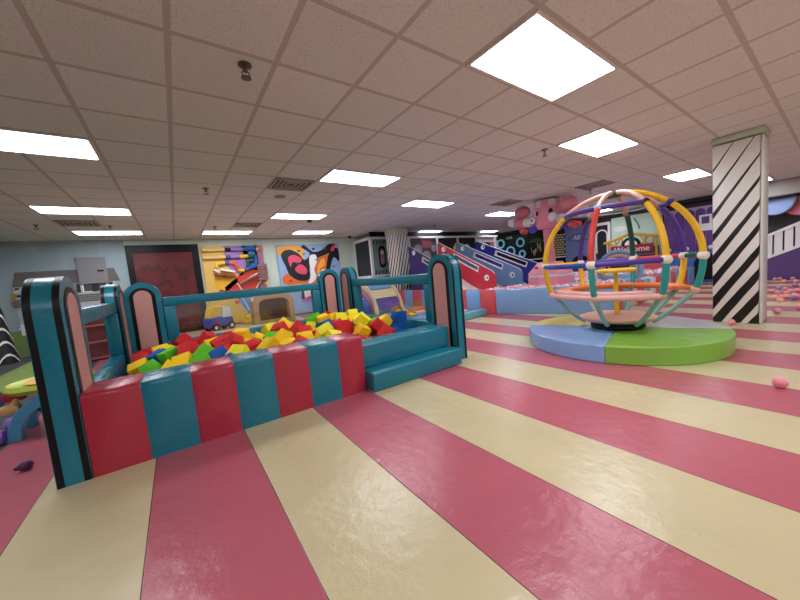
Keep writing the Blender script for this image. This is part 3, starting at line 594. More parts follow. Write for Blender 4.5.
# ------------------------------------------------------------------ striped ball pit
skyb = vinyl('powder_blue_vinyl', (126, 164, 206)); coral = vinyl('coral_vinyl', (214, 84, 88)); aqua = vinyl('aqua_vinyl', (110, 176, 190)); offw = vinyl('offwhite_vinyl', (220, 210, 206))
BH = .57
bp_ = thing('ball_pit', 'large ball pit walled with light blue and coral striped padding behind the globe spinner', 'ball pit', (6.5, 4.0, 0))
def wallrun(p0, p1, mats, name, h=BH, t=.14):
    p0, p1 = Vector((p0[0] - 6.5, p0[1] - 4.0)), Vector((p1[0] - 6.5, p1[1] - 4.0)); d = (p1 - p0); L = d.length; d.normalize(); n = Vector((-d.y, d.x))
    k = len(mats); w = L / k
    for i, m in enumerate(mats):
        b = MB(); M = Matrix(((d.x, n.x, 0, p0.x), (d.y, n.y, 0, p0.y), (0, 0, 1, 0), (0, 0, 0, 1)))
        b.bx(i * w + .002, (i + 1) * w - .002, 0, t, 0, h, m, M, bev=.025); b.build(name, bp_)
wallrun((6.95, 2.60), (6.05, 4.72), [skyb], 'wall_pad', BH, -.14)
wallrun((6.05, 4.73), (6.20, 9.0), [coral, skyb] * 4 + [coral], 'wall_pad', BH, -.14)
wallrun((7.0, 2.60), (13.3, 2.72), [coral, aqua, offw, coral, aqua, offw, coral, aqua, offw, coral, aqua, offw, coral, skyb, skyb], 'wall_pad', .52, .14)
poly = [(6.95, 2.85), (6.2, 4.75), (6.36, 8.9), (13.2, 8.9), (13.2, 2.95)]
b = MB(); b.prism([(x - 6.5, y - 4.0) for x, y in poly][::-1], lambda u, v, w: (u, v, w), 0, .45, mat('pit_base_white', (214, 200, 206), .8)); b.build('pit_floor', bp_)
BALL = {'pink': mat('ball_pink', (246, 150, 160), .35), 'white': mat('ball_white', (238, 232, 234), .35), 'blue': mat('ball_blue', (150, 178, 224), .35), 'peach': mat('ball_peach', (250, 190, 160), .35), 'lilac': mat('ball_lilac', (150, 140, 190), .35)}
bm_mesh = {}
for c, m in BALL.items():
    q = MB(); q.sphere((0, 0, 0), .045, m, seg=12, rings=8); t0 = q.build('plastic_ball', ang=180); bm_mesh[c] = t0.data; bpy.data.objects.remove(t0)
def inside(x, y):
    r = False; n = len(poly)
    for i in range(n):
        (x0, y0), (x1, y1) = poly[i], poly[(i + 1) % n]
        if (y0 > y) != (y1 > y) and x < (x1 - x0) * (y - y0) / (y1 - y0) + x0: r = not r
    return r
def blocked(x, y):                   # slides and the ride base stand in the pit
    if (x - 8.0) ** 2 + (y - 4.45) ** 2 < .68 ** 2: return True
    if x < 7.0 and y > 5.25: return True
    if 6.78 < x < 7.85 and y > 5.15: return True
    if 7.6 < x < 8.7 and y > 4.8: return True
    if x < 7.0 and y > 5.3: return True
    if (x - 9.6) ** 2 * .5 + (y - 3.4) ** 2 < .5: return True
    return False
R_ = random.Random(4); spots = []
ny = 0; y = 2.95
while y < 8.8:
    x = 6.2 + (.045 if ny % 2 else 0)
    while x < 13.1:
        px, py = x + R_.uniform(-.006, .006), y + R_.uniform(-.006, .006)
        if inside(px - .06, py) and inside(px, py - .05) and inside(px + .05, py + .05) and not blocked(px, py): spots.append((px, py, .497 + R_.uniform(0, .05)))
        x += .104
    y += .092; ny += 1
spots.sort(key=lambda p: p[0] * .575 + p[1] * .818 if True else 0)
cols = ['pink', 'pink', 'white', 'white', 'blue', 'pink']
near = [p for p in spots if p[0] > 6.55 or p[1] > 4.3]
for p in near[:300]:
    c = R_.choice(cols)
    o = bpy.data.objects.new('plastic_ball', bm_mesh[c]); COL.objects.link(o); o.location = p
    tag(o, 'small plastic ball among the hundreds lying in the light blue walled ball pit', 'ball', 'balls filling the ball pit')
vs, fs, mi = [], [], []
sg, rg = 7, 5
for p in near[300:]:
    n0 = len(vs); c = R_.choice([0, 0, 1, 1, 2, 0]); r = .045
    vs.append((p[0], p[1], p[2] - r))
    for i in range(1, rg):
        a = -PI / 2 + PI * i / rg
        vs += [(p[0] + r * math.cos(a) * math.cos(2 * PI * k / sg), p[1] + r * math.cos(a) * math.sin(2 * PI * k / sg), p[2] + r * math.sin(a)) for k in range(sg)]
    vs.append((p[0], p[1], p[2] + r)); N = len(vs) - 1
    g = [(n0, n0 + 1 + (k + 1) % sg, n0 + 1 + k) for k in range(sg)]
    for i in range(rg - 2):
        a = n0 + 1 + i * sg; g += [(a + k, a + (k + 1) % sg, a + sg + (k + 1) % sg, a + sg + k) for k in range(sg)]
    a = n0 + 1 + (rg - 2) * sg; g += [(a + k, a + (k + 1) % sg, N) for k in range(sg)]
    fs += g; mi += [c] * len(g)
me = bpy.data.meshes.new('plastic_balls'); me.from_pydata(vs, [], fs)
for c in ('pink', 'white', 'blue'): me.materials.append(BALL[c])
me.polygons.foreach_set('material_index', mi); me.polygons.foreach_set('use_smooth', [True] * len(fs))
o = bpy.data.objects.new('plastic_balls', me); COL.objects.link(o); o['kind'] = 'stuff'
tag(o, 'deep layer of pink, white and blue plastic balls filling the far part of the ball pit', 'balls')

# loose balls on the striped floor
loose = [(3.826, .278, 'pink', 'lone pink ball on the pink stripe in front of the round mat at right'), (6.45, .93, 'pink', 'pink ball touching the foot of the large striped column'),
         (5.35, 4.0, None, None), (7.639, .598, 'pink', 'pink ball on the floor just right of the large striped column, nearest of that spill')]
for x, y, c, lab in loose:
    if c:
        o = bpy.data.objects.new('plastic_ball', bm_mesh[c]); COL.objects.link(o); o.location = (x, y, .045); tag(o, lab, 'ball', 'loose balls on the floor')
SP = [[[13.091,1.265],"pink ball along the purple wall base, first pink one from the left","pink"],[[13.664,1.117],"pink ball along the purple wall base, second pink one from the left","pink"],[[13.74,1.037],"pink ball along the purple wall base, third pink one from the left","pink"],[[12.98,0.908],"peach ball along the purple wall base, first peach one from the left","peach"],[[13.74,0.813],"pink ball along the purple wall base, fourth pink one from the left","pink"],[[11.863,0.664],"lilac ball along the purple wall base, first lilac one from the left","lilac"],[[12.918,0.708],"peach ball along the purple wall base, second peach one from the left","peach"],[[10.567,0.904],"pink ball in the floor spill right of the column, first pink one from the left","pink"],[[9.406,0.765],"peach ball in the floor spill right of the column, first peach one from the left","peach"],[[10.275,0.796],"pink ball in the floor spill right of the column, second pink one from the left","pink"],[[11.197,0.854],"lilac ball in the floor spill right of the column, first lilac one from the left","lilac"],[[9.034,0.675],"peach ball in the floor spill right of the column, second peach one from the left","peach"],[[9.496,0.685],"pink ball in the floor spill right of the column, third pink one from the left","pink"],[[10.972,0.751],"pink ball in the floor spill right of the column, fourth pink one from the left","pink"],[[10.184,0.67],"pink ball in the floor spill right of the column, fifth pink one from the left","pink"],[[9.584,0.618],"peach ball in the floor spill right of the column, third peach one from the left","peach"],[[10.561,0.642],"pink ball in the floor spill right of the column, sixth pink one from the left","pink"],[[9.433,0.536],"lilac ball in the floor spill right of the column, second lilac one from the left","lilac"],[[9.838,0.56],"peach ball in the floor spill right of the column, fourth peach one from the left","peach"],[[10.756,0.56],"pink ball in the floor spill right of the column, seventh pink one from the left","pink"],[[8.17,0.411],"pink ball in the floor spill right of the column, eighth pink one from the left","pink"],[[9.677,0.49],"pink ball in the floor spill right of the column, ninth pink one from the left","pink"]]
for i, ((x, y), lab, c) in enumerate(SP):
    o = bpy.data.objects.new('plastic_ball', bm_mesh[c]); COL.objects.link(o); o.location = (x, y, .045); tag(o, lab, 'ball', 'loose balls on the floor')

# ------------------------------------------------------------------ slides
def plate(b, outer, holes, f, w0, w1, m):
    loops = [outer] + holes
    tris = tessellate_polygon([[Vector((p[0], p[1], 0)) for p in L] for L in loops])
    flat = [p for L in loops for p in L]
    for w in (w0, w1): b.faces([f(p[0], p[1], w) for p in flat], tris, m)
    for L in loops:
        n = len(L); b.faces([f(p[0], p[1], w) for w in (w0, w1) for p in L], [(i, (i + 1) % n, n + (i + 1) % n, n + i) for i in range(n)], m)
    return b
def circ(cx, cz, r, n=16): return [(cx + r * math.cos(2 * PI * i / n), cz + r * math.sin(2 * PI * i / n)) for i in range(n)]
def fX(X): return lambda u, v, w: (X + w, u, v)
wtrim = mat('white_trim', (236, 234, 232), .4)
sl = thing('play_slides', 'row of slides with red, powder blue and navy side panels behind the ball pit', 'slides', (7.4, 6.4, 0))
def side(X, y0, m, lab, L=1.0, solid=False):
    X -= 7.4; y0 -= 6.4
    A = lambda y, z: (y0 + y * L, z)
    outer = [A(0, .43), A(0, .86), A(.03, .93), A(.09, .99), A(2.04, 1.97), A(2.1, 1.98), A(2.13, 1.94)] + ([A(2.13, .43)] if solid else [A(2.13, 1.32), A(1.6, 1.06), A(1.2, .85), A(.8, .62), A(.55, .49), A(.42, .43)])
    h1 = circ(y0 + .27 * L, .82, .06)
    sl_ = .5; hw = .085
    slot = [A(.62, .62 + .44), A(1.42, 1.06 + .40), A(1.42, 1.06 + .58), A(.62, .62 + .62)]
    slot = [A(.58, 1.02), A(1.46, 1.46), A(1.42, 1.57), A(.54, 1.13)]
    h2 = circ(y0 + 1.86 * L, 1.76, .06)
    p = MB(); plate(p, outer, [h1[::-1], slot[::-1], h2[::-1]], fX(X), 0, .05, m); o = p.build('side_panel', sl, bevel=0); o['label'] = lab
    b = MB()
    for hc in ((y0 + .27 * L, .82, .06), (y0 + 1.86 * L, 1.76, .06)):
        b.ringprism(circ(hc[0], hc[1], hc[2] + .022), circ(hc[0], hc[1], hc[2] - .008), fX(X), -.008, .058, wtrim)
    big = [A(.56, .985), A(1.495, 1.452), A(1.435, 1.605), A(.505, 1.14)]
    b.ringprism(big, slot, fX(X), -.008, .058, wtrim)
    b.build('white_trim', o)
    b = MB(); pth = [fX(X)(y0 + q[0] * L, q[1], .025) for q in ((.02, .93), (.09, 1.0), (2.06, 1.985))]; b.tube(pth, .011, wtrim, 8); b.build('edge_piping', o)
red_s = vinyl('slide_red', (202, 44, 62), .4); blu_s = vinyl('slide_powder_blue', (106, 146, 190), .4); nav_s = vinyl('slide_navy', (26, 36, 132), .4); pur_s = vinyl('slide_purple', (52, 38, 110), .4)
side(6.90, 5.36, red_s, 'red side panel'); side(7.75, 5.12, blu_s, 'powder blue side panel', L=1.13); side(8.55, 4.82, nav_s, 'navy side panel', L=1.2); side(6.42, 6.25, pur_s, 'dark purple side panel', solid=True)
def chute(x0, x1, y0):
    b = MB(); prof = [(y0 + .05, .44), (y0 + .45, .46), (y0 + .8, .62), (y0 + 1.2, .85), (y0 + 2.13, 1.35)]
    vs = []
    for q in ((0, 0), (0, -.05)):
        for x in (x0, x1): vs += [(x - 7.4, a - 6.4, z + q[1]) for a, z in prof]
    n = len(prof)
    fs = [(i, i + 1, n + i + 1, n + i) for i in range(n - 1)] + [(2 * n + i, 3 * n + i, 3 * n + i + 1, 2 * n + i + 1) for i in range(n - 1)] + [(i, 2 * n + i, 2 * n + i + 1, i + 1) for i in range(n - 1)] + [(n + i, n + i + 1, 3 * n + i + 1, 3 * n + i) for i in range(n - 1)] + [(0, n, 3 * n, 2 * n), (n - 1, 3 * n - 1, 4 * n - 1, 2 * n - 1)]
    b.faces(vs, fs, M_whv); b.build('chute', sl)
chute(6.475, 6.895, 5.36); chute(6.955, 7.745, 5.30); chute(7.805, 8.545, 4.95)
b = MB(); b.bx(6.98 - 7.4, 8.6 - 7.4, 8.05 - 6.4, 9.5 - 6.4, 0, 1.30, mat('slide_platform_navy', (30, 32, 58), .6)); b.build('platform', sl)

# ------------------------------------------------------------------ pink carousel in the ball pit
pk = vinyl('carousel_pink', (238, 152, 170), .4); pkd = vinyl('carousel_rose', (218, 130, 144), .4); mw = mat('carousel_white', (232, 226, 228), .4); dkm = mat('eye_black', (24, 20, 26), .4)
ca = thing('pink_carousel', 'pink overhead carousel with big eared pods on a pillar rising from the ball pit', 'carousel', (8.0, 4.45, 0))
b = MB(); b.lathe([(.56, .0), (.56, .74), (.535, .74), (.54, .80), (.56, .80), (.55, .83), (.30, 1.10), (.001, 1.11)], (0, 0, 0), pk, 8, mats=[pk, mw, mw, mw, pk, pk, pk]); b.build('base', ca, ang=20)
for s in (-1, 1):
    b = MB(); b.box((-.42, s * .16 - .02, .98), (.05, .09, .06), red_s, bev=.01); b.build('base_light', ca)
b = MB(); b.lathe([(.14, 1.1), (.115, 1.5), (.13, 2.0)], (0, 0, 0), pkd, 12); b.build('column', ca)
hd = MB(); hd.lathe([(.18, 1.95), (.27, 1.97), (.325, 2.05), (.34, 2.25), (.335, 2.46), (.33, 2.49)], (0, -.02, 0), pk, 12); hd = hd.build('head_drum', ca, ang=20)
for k in range(12):
    b = MB(); a0, a1 = 2 * PI * k / 12, 2 * PI * (k + 1) / 12
    p = lambda r, a, z: (r * math.cos(a), -.02 + r * math.sin(a), z)
    b.faces([p(.34, a0, 2.49), p(.34, a1, 2.49), p(.315, a1, 2.64), p(.315, a0, 2.64), p(.20, a1, 2.69), p(.20, a0, 2.69), p(.2, a0, 2.49), p(.2, a1, 2.49)], [(0, 1, 2, 3), (3, 2, 4, 5), (5, 4, 7, 6), (6, 7, 1, 0), (0, 3, 5, 6), (1, 7, 4, 2)], mw if k % 2 else pk)
    b.build('canopy_panel', ca)
for a, sc_ in ((158, .8), (218, 1.1)):
    a = math.radians(a); M = Matrix.Translation((.334 * math.cos(a), -.02 + .334 * math.sin(a), 2.34)) @ Matrix.Rotation(a, 4, 'Z')
    b = MB(); b.sphere((0, 0, 0), .06 * sc_, dkm, (.35, .8, 1.25), M=M); b.build('oval_window', hd)
def pod(s, yc, zz, lab):
    y = yc - 4.45
    b = MB(); b.sphere((-.18, y + .02, zz + .17), .2, pk if s < 0 else pkd, (.85, 1.1, .85)); o = b.build('pod_ear', ca); o['label'] = lab
    M = Matrix.Translation((-.22, y - .1 * s, zz - .12)) @ Matrix.Rotation(-s * math.radians(82), 4, 'X')
    b = MB(); b.lathe([(.10, -.18), (.115, -.12), (.12, .02), (.12, .16), (.122, .3), (.12, .42), (.09, .5), (.04, .52)], (0, 0, 0), mw, 18, M, mats=[mw, mw, pkd, pkd, mw, mw, mw]); q = b.build('pod_body', ca)
    M = Matrix.Translation((-.36, y - .36 * s, zz - .12)) @ Matrix.Rotation(-PI / 2, 4, 'Y')
    b = MB(); b.lathe([(.085, -.03), (.085, .0), (.07, .015), (.03, .015), (.03, .022), (.001, .022)], (0, 0, 0), mw, 20, M, mats=[mw, mw, mw, dkm, dkm]); b.build('hub_disc', ca)
    b = MB(); b.tube([(0, .28 * s, 2.3), (-.05, y - .2 * s, zz)], .05, pk, 10); b.build('pod_arm', ca)
    R2 = random.Random(int(yc * 10))
    for cc, dy, m in ((0, .08, mat('berry_red', (220, 84, 84), .3)), (1, -.24, mat('berry_blue', (70, 66, 200), .3))):
        b = MB()
        for k in range(9): b.sphere((-.12 + R2.uniform(-.07, .07), y + dy * s + R2.uniform(-.12, .12), zz - .32 + R2.uniform(-.04, .03)), .066, m, seg=10, rings=7)
        b.build('berry_cluster', ca)
pod(1, 5.03, 2.31, 'left pod ear in rose pink'); pod(-1, 3.80, 2.28, 'right pod ear in light pink')
M = Matrix.Translation((-.44, -.35, 2.19)) @ Matrix.Rotation(-PI / 2, 4, 'Y')
b = MB(); b.lathe([(.1, -.06), (.1, .0), (.085, .015), (.03, .015), (.03, .025), (.001, .025)], (0, 0, 0), mw, 20, M); b.build('hub_disc', ca)

# ring arch in the ball pit
ra = thing('ring_arch', 'blue and pink padded ring standing in the ball pit behind the yellow hand wheel', 'ring', (9.6, 3.46, 0))
b = MB(); b.tube([(0, .49 * math.cos(2 * PI * i / 40), .72 + .49 * math.sin(2 * PI * i / 40)) for i in range(40)], .055, skyb, 12, closed=True); b.build('outer_ring', ra)
b = MB(); b.tube([(0, .385 * math.cos(2 * PI * i / 40), .72 + .385 * math.sin(2 * PI * i / 40)) for i in range(40)], .05, T['crown'], 12, closed=True); b.build('inner_ring', ra)
b = MB(); b.bx(-.12, .12, -.3, .3, .405, .6, aqua, bev=.02); b.build('foot_block', ra)
# ------------------------------------------------------------------ play structure with white frame (far, behind the slides)
navyd = mat('night_panel', (24, 26, 36), .5); sage = mat('sage_panel', (118, 148, 142), .5); pinkp = mat('pink_panel', (232, 130, 160), .5); greyp = mat('grey_panel', (96, 92, 100), .5)
ps = thing('play_structure', 'dark two storey soft play frame with white posts behind the slides', 'play frame', (5.85, 9.8, 0))
px = lambda x: x - 5.85
def rbx(name, x0, x1, y0, y1, z0, z1, m, par=ps, bev=0):
    b = MB(); b.bx(px(x0), px(x1), y0 - 9.8, y1 - 9.8, z0, z1, m, bev=bev); return b.build(name, par)
rbx('fascia', 5.9, 13.2, 9.86, 9.92, 2.52, CZ - .003, black)
rbx('top_beam', 5.80, 13.0, 9.78, 9.86, 2.44, 2.52, wtrim)
rbx('middle_beam', 5.80, 13.0, 9.78, 9.86, 1.08, 1.15, wtrim)
for x in (5.80, 6.66, 7.52, 9.0, 10.2, 11.4, 12.78): rbx('post', x, x + .09, 9.775, 9.865, 0, 2.52, wtrim)
for x0, x1, m in ((5.89, 6.66, sage), (6.75, 7.52, navyd), (7.61, 9.0, greyp), (9.09, 10.2, navyd), (10.29, 11.4, navyd), (11.49, 12.78, pinkp)):
    rbx('panel', x0, x1, 9.83, 9.86, 1.15, 2.44, m)
rbx('lower_panel', 5.89, 12.8, 9.84, 9.87, 0, 1.08, navyd)
def side_face():
    b = MB(); x0, y0, x1, y1 = 0, 0.03, .12, 1.38
    f = lambda u, v, w: (x0 + (x1 - x0) * u - .02 - w, y0 + (y1 - y0) * u, v)
    b.prism([(0, 0), (1, 0), (1, 2.5), (0, 2.5)], f, 0, .03, navyd); b.build('side_panel', ps)
    for (u0, u1, z0, z1) in ((0, 1, 2.42, 2.52), (0, 1, 1.06, 1.15), (.94, 1, 0, 2.52)):
        b = MB(); b.prism([(u0, z0), (u1, z0), (u1, z1), (u0, z1)], f, .03, .07, wtrim); b.build('side_rail', ps)
side_face()
fY = lambda u, v, w: (px(u), .03 - w, v)      # drawn on the front of the panels
def zig(x0, x1, z, n, h, m, nm='zigzag_band'):
    b = MB()
    for i in range(n):
        a = x0 + (x1 - x0) * i / n; w_ = (x1 - x0) / n
        b.prism([(a, z), (a + w_ * .62, z + h), (a + w_, z + h), (a + w_ * .38, z)], fY, 0, .006, m)
    return b.build(nm, ps)
zig(5.92, 6.62, 2.27, 5, .13, black); zig(5.92, 6.62, 1.18, 5, .13, black); zig(11.55, 12.72, 2.26, 7, .12, black)
rbx('pale_band', 11.49, 12.78, 9.822, 9.831, 2.22, 2.42, wtrim)
b = MB(); o_ = [(6.30 + .2 * math.cos(t) * (1 + .25 * math.cos(2 * t + PI)), 1.80 + .40 * math.sin(t)) for t in [2 * PI * i / 40 for i in range(40)]]
b.prism(o_, fY, 0, .01, black); b.build('rounded_opening', ps)
b = MB(); b.prism([(6.3 + (u - 6.3) * .6, 1.8 + (v - 1.8) * .72) for u, v in o_], fY, .01, .016, mat('dusty_mauve', (150, 120, 136), .6)); b.build('opening_lining', ps)
b = MB(); b.sphere((px(6.30), -.0, 1.95), .07, mw, (1, .3, 1)); b.build('pale_knob', ps)
for cx, cz, r in ((8.0, 2.0, .2), (8.42, 1.72, .22), (8.85, 2.02, .14)):
    b = MB(); b.prism(circ(cx, cz, r, 24), fY, 0, .03, mat('mist_grey', (176, 172, 178), .5)); b.build('round_disc', ps)
b = MB(); b.prism([(8.2, 2.05), (8.75, 2.05), (8.75, 2.42), (8.2, 2.42)], fY, 0, .01, mat('muted_rose', (170, 96, 112), .6)); b.build('rose_square', ps)
b = MB(); b.tube([(px(9.95), -.02, 1.85), (px(10.02), -.03, 2.05), (px(10.1), -.02, 2.22)], [.02, .06, .02], T['yellow'], 8); b.build('banana_shape', ps)
b = MB(); b.ringprism(circ(10.8, 1.95, .2, 24), circ(10.8, 1.95, .13, 24), fY, 0, .02, wtrim); b.build('white_hoop', ps)
b = MB(); b.sphere((px(12.2), 0, 1.95), .3, black, (1, .1, .8)); b.build('black_blob', ps)

# ------------------------------------------------------------------ right wall: glowing ring wall, brick pattern wall, booth, welcome stall
XW = 13.98
cyan = emis('cyan_glow', (110, 190, 214), .18)
gw = thing('ring_game_panel', 'black game wall with pale cyan rings behind the pink carousel pod', 'game wall', (XW, 9.5, 0))
def gx(name, y0, y1, z0, z1, x0, x1, m, par, yo, bev=0):
    b = MB(); b.bx(x0 - XW, x1 - XW, y0 - yo, y1 - yo, z0, z1, m, bev=bev); return b.build(name, par)
gx('panel', 8.75, 9.7, 0, 2.5, 13.9, 13.97, black, gw, 9.5)
gx('panel', 9.72, 10.9, 0, 2.5, 13.9, 13.97, black, gw, 9.5)
for y, z, r in ((10.28, 2.14, .2), (9.15, 2.08, .19), (9.72, 1.70, .22), (9.08, 1.52, .15)):
    b = MB(); b.tube([(-.11, y - 9.5 + r * math.cos(2 * PI * i / 28), z + r * math.sin(2 * PI * i / 28)) for i in range(28)], .045, cyan, 8, closed=True); b.build('ring_light', gw)
for y, m in ((9.86, mat('small_red_sign', (200, 90, 90), .5)), (9.68, mat('small_green_sign', (90, 200, 150), .5))):
    gx('small_sign', y - .08, y + .08, 2.32, 2.44, 13.88, 13.9, m, gw, 9.5)
b = MB()
for k in range(7): b.sphere((-.12, 10.62 + R_.uniform(-.1, .1) - 9.5, 2.2 + R_.uniform(-.14, .14)), .1, mw, seg=10, rings=7)
b.build('white_puff', gw)
bw = thing('brick_pattern_panel', 'black wall with yellowish brick outlines and a green hill behind the carousel pillar', 'wall panel', (XW, 7.8, 0))
gx('panel', 6.98, 8.72, 0, 2.5, 13.9, 13.97, black, bw, 7.8)
b = MB(); lime = mat('brick_cream', (196, 190, 140), .6)
for r in range(9):
    for c in range(6):
        y = 7.0 + c * .135 + (.065 if r % 2 else 0)
        if y + .1 < 7.75: b.bx(-.095, -.075, y - 7.8, y + .1 - 7.8, 1.28 + r * .105, 1.28 + r * .105 + .07, lime)
b.build('brick_pattern', bw)
b = MB(); b.prism([(8.75 - 7.8, 2.0), (8.6 - 7.8, 2.1), (8.3 - 7.8, 2.18), (8.05 - 7.8, 2.08), (7.95 - 7.8, 1.98)], lambda u, v, w: (-.08 - w, u, v), 0, .02, mat('hill_green', (62, 96, 50), .7)); b.build('green_hill', bw)
b = MB()
for k in range(14):
    y, z = R_.uniform(7.95, 8.6) - 7.8, R_.uniform(1.35, 1.75); b.tube([(-.09, y, z), (-.1, y + R_.uniform(-.06, .06), z + R_.uniform(.1, .26))], .014, lime, 6)
b.build('painted_stalks', bw)
gx('shelf', 7.0, 8.75, 1.18, 1.23, 13.6, 13.9, wtrim, bw, 7.8)
# ABC booth
denim = mat('denim_blue_panel', (104, 120, 164), .6)
ab = thing('alphabet_booth', 'denim blue booth front with the letters ABC in an oval, behind the globe spinner', 'booth', (XW, 6.45, 0))
gx('front', 5.98, 6.96, .0, 2.42, 13.8, 13.95, denim, ab, 6.45)
b = MB(); ov = [(.43 * math.cos(2 * PI * i / 32), 1.93 + .16 * math.sin(2 * PI * i / 32)) for i in range(32)]; iv = [(.40 * math.cos(2 * PI * i / 32), 1.93 + .135 * math.sin(2 * PI * i / 32)) for i in range(32)]
b.ringprism(ov, iv, lambda u, v, w: (-.19 - w, u - .08, v), 0, .012, mat('outline_navy', (36, 40, 70), .6)); b.build('oval_outline', ab)
def MX(y, z, x): return Matrix(((0, 0, -1, x), (-1, 0, 0, y), (0, 1, 0, z), (0, 0, 0, 1)))
text_mesh('ABC', .24, mat('letter_lilac', (214, 218, 236), .5), MX(-.08, 1.93, -.19), 'letters', ab)
b = MB(); b.prism(archout(-.1, .38, .35, 1.2, 16), lambda u, v, w: (-.18 - w, u, v), 0, .02, black); b.build('arched_opening', ab)
gx('counter_box', 6.1, 6.6, .5, .85, 13.7, 13.79, mat('royal_blue', (40, 70, 150), .5), ab, 6.45)
gx('counter_shelf', 6.0, 6.9, .88, .92, 13.68, 13.79, wtrim, ab, 6.45)
# white framed doorway
dr = thing('arched_doorway', 'white framed doorway with an inner white arch left of the welcome sign', 'doorway', (XW, 5.58, 0))
gx('left_post', 5.80, 5.9, 0, 2.36, 13.8, 13.95, wtrim, dr, 5.58); gx('right_post', 5.24, 5.32, 0, 2.36, 13.8, 13.95, wtrim, dr, 5.58); gx('lintel', 5.24, 5.9, 2.28, 2.38, 13.79, 13.95, wtrim, dr, 5.58)
gx('dark_back', 5.32, 5.8, 0, 2.28, 13.9, 13.96, navyd, dr, 5.58)
b = MB(); b.ringprism(archout(-.02, .22, 1.2, 2.12, 18), archout(-.02, .17, 1.2, 2.07, 18), lambda u, v, w: (-.1 - w, u, v), 0, .03, wtrim, closed=False); b.build('inner_arch', dr)
# mint shop front
mint = mat('mint_panel', (196, 226, 206), .5)
sh = thing('mint_shopfront', 'mint green shop wall above the welcome sign with a white oval window', 'shop front', (XW, 4.5, 0))
gx('mint_wall', 3.72, 5.22, 1.3, 2.48, 13.88, 13.95, mint, sh, 4.5); gx('lower_wall', 3.72, 5.22, 0, 1.3, 13.9, 13.95, mat('shop_dark', (44, 40, 46), .6), sh, 4.5)
b = MB(); b.prism([(.42 + .22 * math.cos(2 * PI * i / 24), 2.05 + .1 * math.sin(2 * PI * i / 24)) for i in range(24)], lambda u, v, w: (-.10 - w, u, v), 0, .012, white); b.build('oval_window', sh)
b = MB(); b.tube([(-.12, -.02 + .0 * i - .16 * math.sin(i / 8 * 1.5), 2.36 - .05 * i) for i in range(9)], .022, mat('pipe_grey', (120, 130, 130), .4), 8); b.build('curved_pipe', sh)
gx('corner_post', 3.66, 3.74, 0, 2.5, 13.8, 13.95, mat('post_silver', (176, 180, 184), .4), sh, 4.5)
gx('counter', 3.72, 5.22, 1.0, 1.08, 13.5, 13.88, mat('counter_grey', (120, 120, 130), .5), sh, 4.5)
# welcome stall
ochre = mat('ochre_wood', (196, 152, 46), .6); wr = mat('welcome_maroon', (128, 24, 40), .5)
ws = thing('welcome_stall', 'ochre gabled stall roof over a maroon sign reading welcome', 'stall', (13.42, 4.42, 0))
def bar(b, p, q, w_, m): b.tube([(0 - .0, p[0] - 4.7, p[1]), (0, q[0] - 4.7, q[1])], w_, m, 6)
b = MB(); bar(b, (5.60, 1.54), (4.72, 1.80), .05, ochre); bar(b, (4.72, 1.80), (3.86, 1.60), .05, ochre); b.build('gable_roof', ws)
b = MB()
for (p, q) in (((5.45, 1.55), (5.1, 1.3)), ((5.3, 1.3), (5.05, 1.65)), ((5.0, 1.68), (4.98, 1.35)), ((4.45, 1.7), (4.25, 1.4)), ((4.2, 1.66), (4.4, 1.4)), ((4.05, 1.6), (4.1, 1.4)), ((5.2, 1.62), (5.2, 1.3)), ((4.3, 1.66), (4.3, 1.4))): bar(b, p, q, .025, ochre)
b.build('lattice', ws)
b = MB(); b.bx(-.04, .0, 4.06 - 4.7, 5.36 - 4.7, 1.10, 1.40, wr); b.build('sign_board', ws)
text_mesh('Welcome', .27, mat('sign_letters', (240, 214, 210), .5), MX(.0, 1.245, -.045), 'letters', ws)
b = MB(); b.ringprism(arcpts(.02, 1.38, .30, 0, PI, 16), arcpts(.02, 1.38, .2, 0, PI, 16), lambda u, v, w: (.0 - w, u, v), 0, .03, black, closed=False); b.build('dark_arch', ws)
b = MB(); b.ringprism(arcpts(.02, 1.38, .2, 0.3, PI, 16), arcpts(.02, 1.38, .12, 0.3, PI, 16), lambda u, v, w: (.0 - w, u, v), 0, .035, white, closed=False); b.build('white_arch', ws)
for y in (5.45, 4.0): 
    b = MB(); b.bx(.0, .06, y - .03 - 4.7, y + .03 - 4.7, 0, 1.6, ochre); b.build('post', ws)
gx('body', 3.9, 5.3, 0, .95, 13.56, 13.76, mat('cabinet_black', (26, 24, 30), .5), thing('low_cabinet', 'low black cabinet under the welcome sign', 'cabinet', (XW, 4.6, 0)), 4.6)
# purple boards and blue bumper
purp = mat('purple_board', (96, 62, 136), .6); purpw = mat('purple_wall_paint', (92, 66, 124), .7)
pb = thing('purple_board_screen', 'tall purple boards with rounded tops and pale gaps behind the right of the globe spinner', 'wall boards', (XW, 2.9, 0))
gx('backing', 2.05, 3.62, 0, 2.40, 13.93, 13.97, mat('pale_lilac', (190, 176, 204), .6), pb, 2.9)
for i in range(6):
    y = 3.60 - i * .26 - .12
    b = MB(); b.prism(archout(y - 2.9, .115, 0, 2.34, 10), lambda u, v, w: (-.05 - w, u, v), 0, .04, purp); b.build('board', pb)
gx('white_window', 2.42, 2.72, 1.62, 2.12, 13.84, 13.885, white, pb, 2.9); gx('window_opening', 2.48, 2.66, 1.84, 2.06, 13.83, 13.84, purp, pb, 2.9)
bl = mat('bumper_blue', (54, 96, 170), .5)
bb = thing('blue_bumper_barrier', 'low blue wall with white ball lamps in front of the purple boards', 'low wall', (13.5, 2.9, 0))
b = MB(); b.bx(-.05, .05, -.75, .75, 0, .95, bl, bev=.03); b.build('panel', bb)
for i in range(5):
    b = MB(); b.sphere((-.0, -.6 + i * .3, .95), .1, bl, (.5, 1.2, .8)); b.build('scallop', bb)
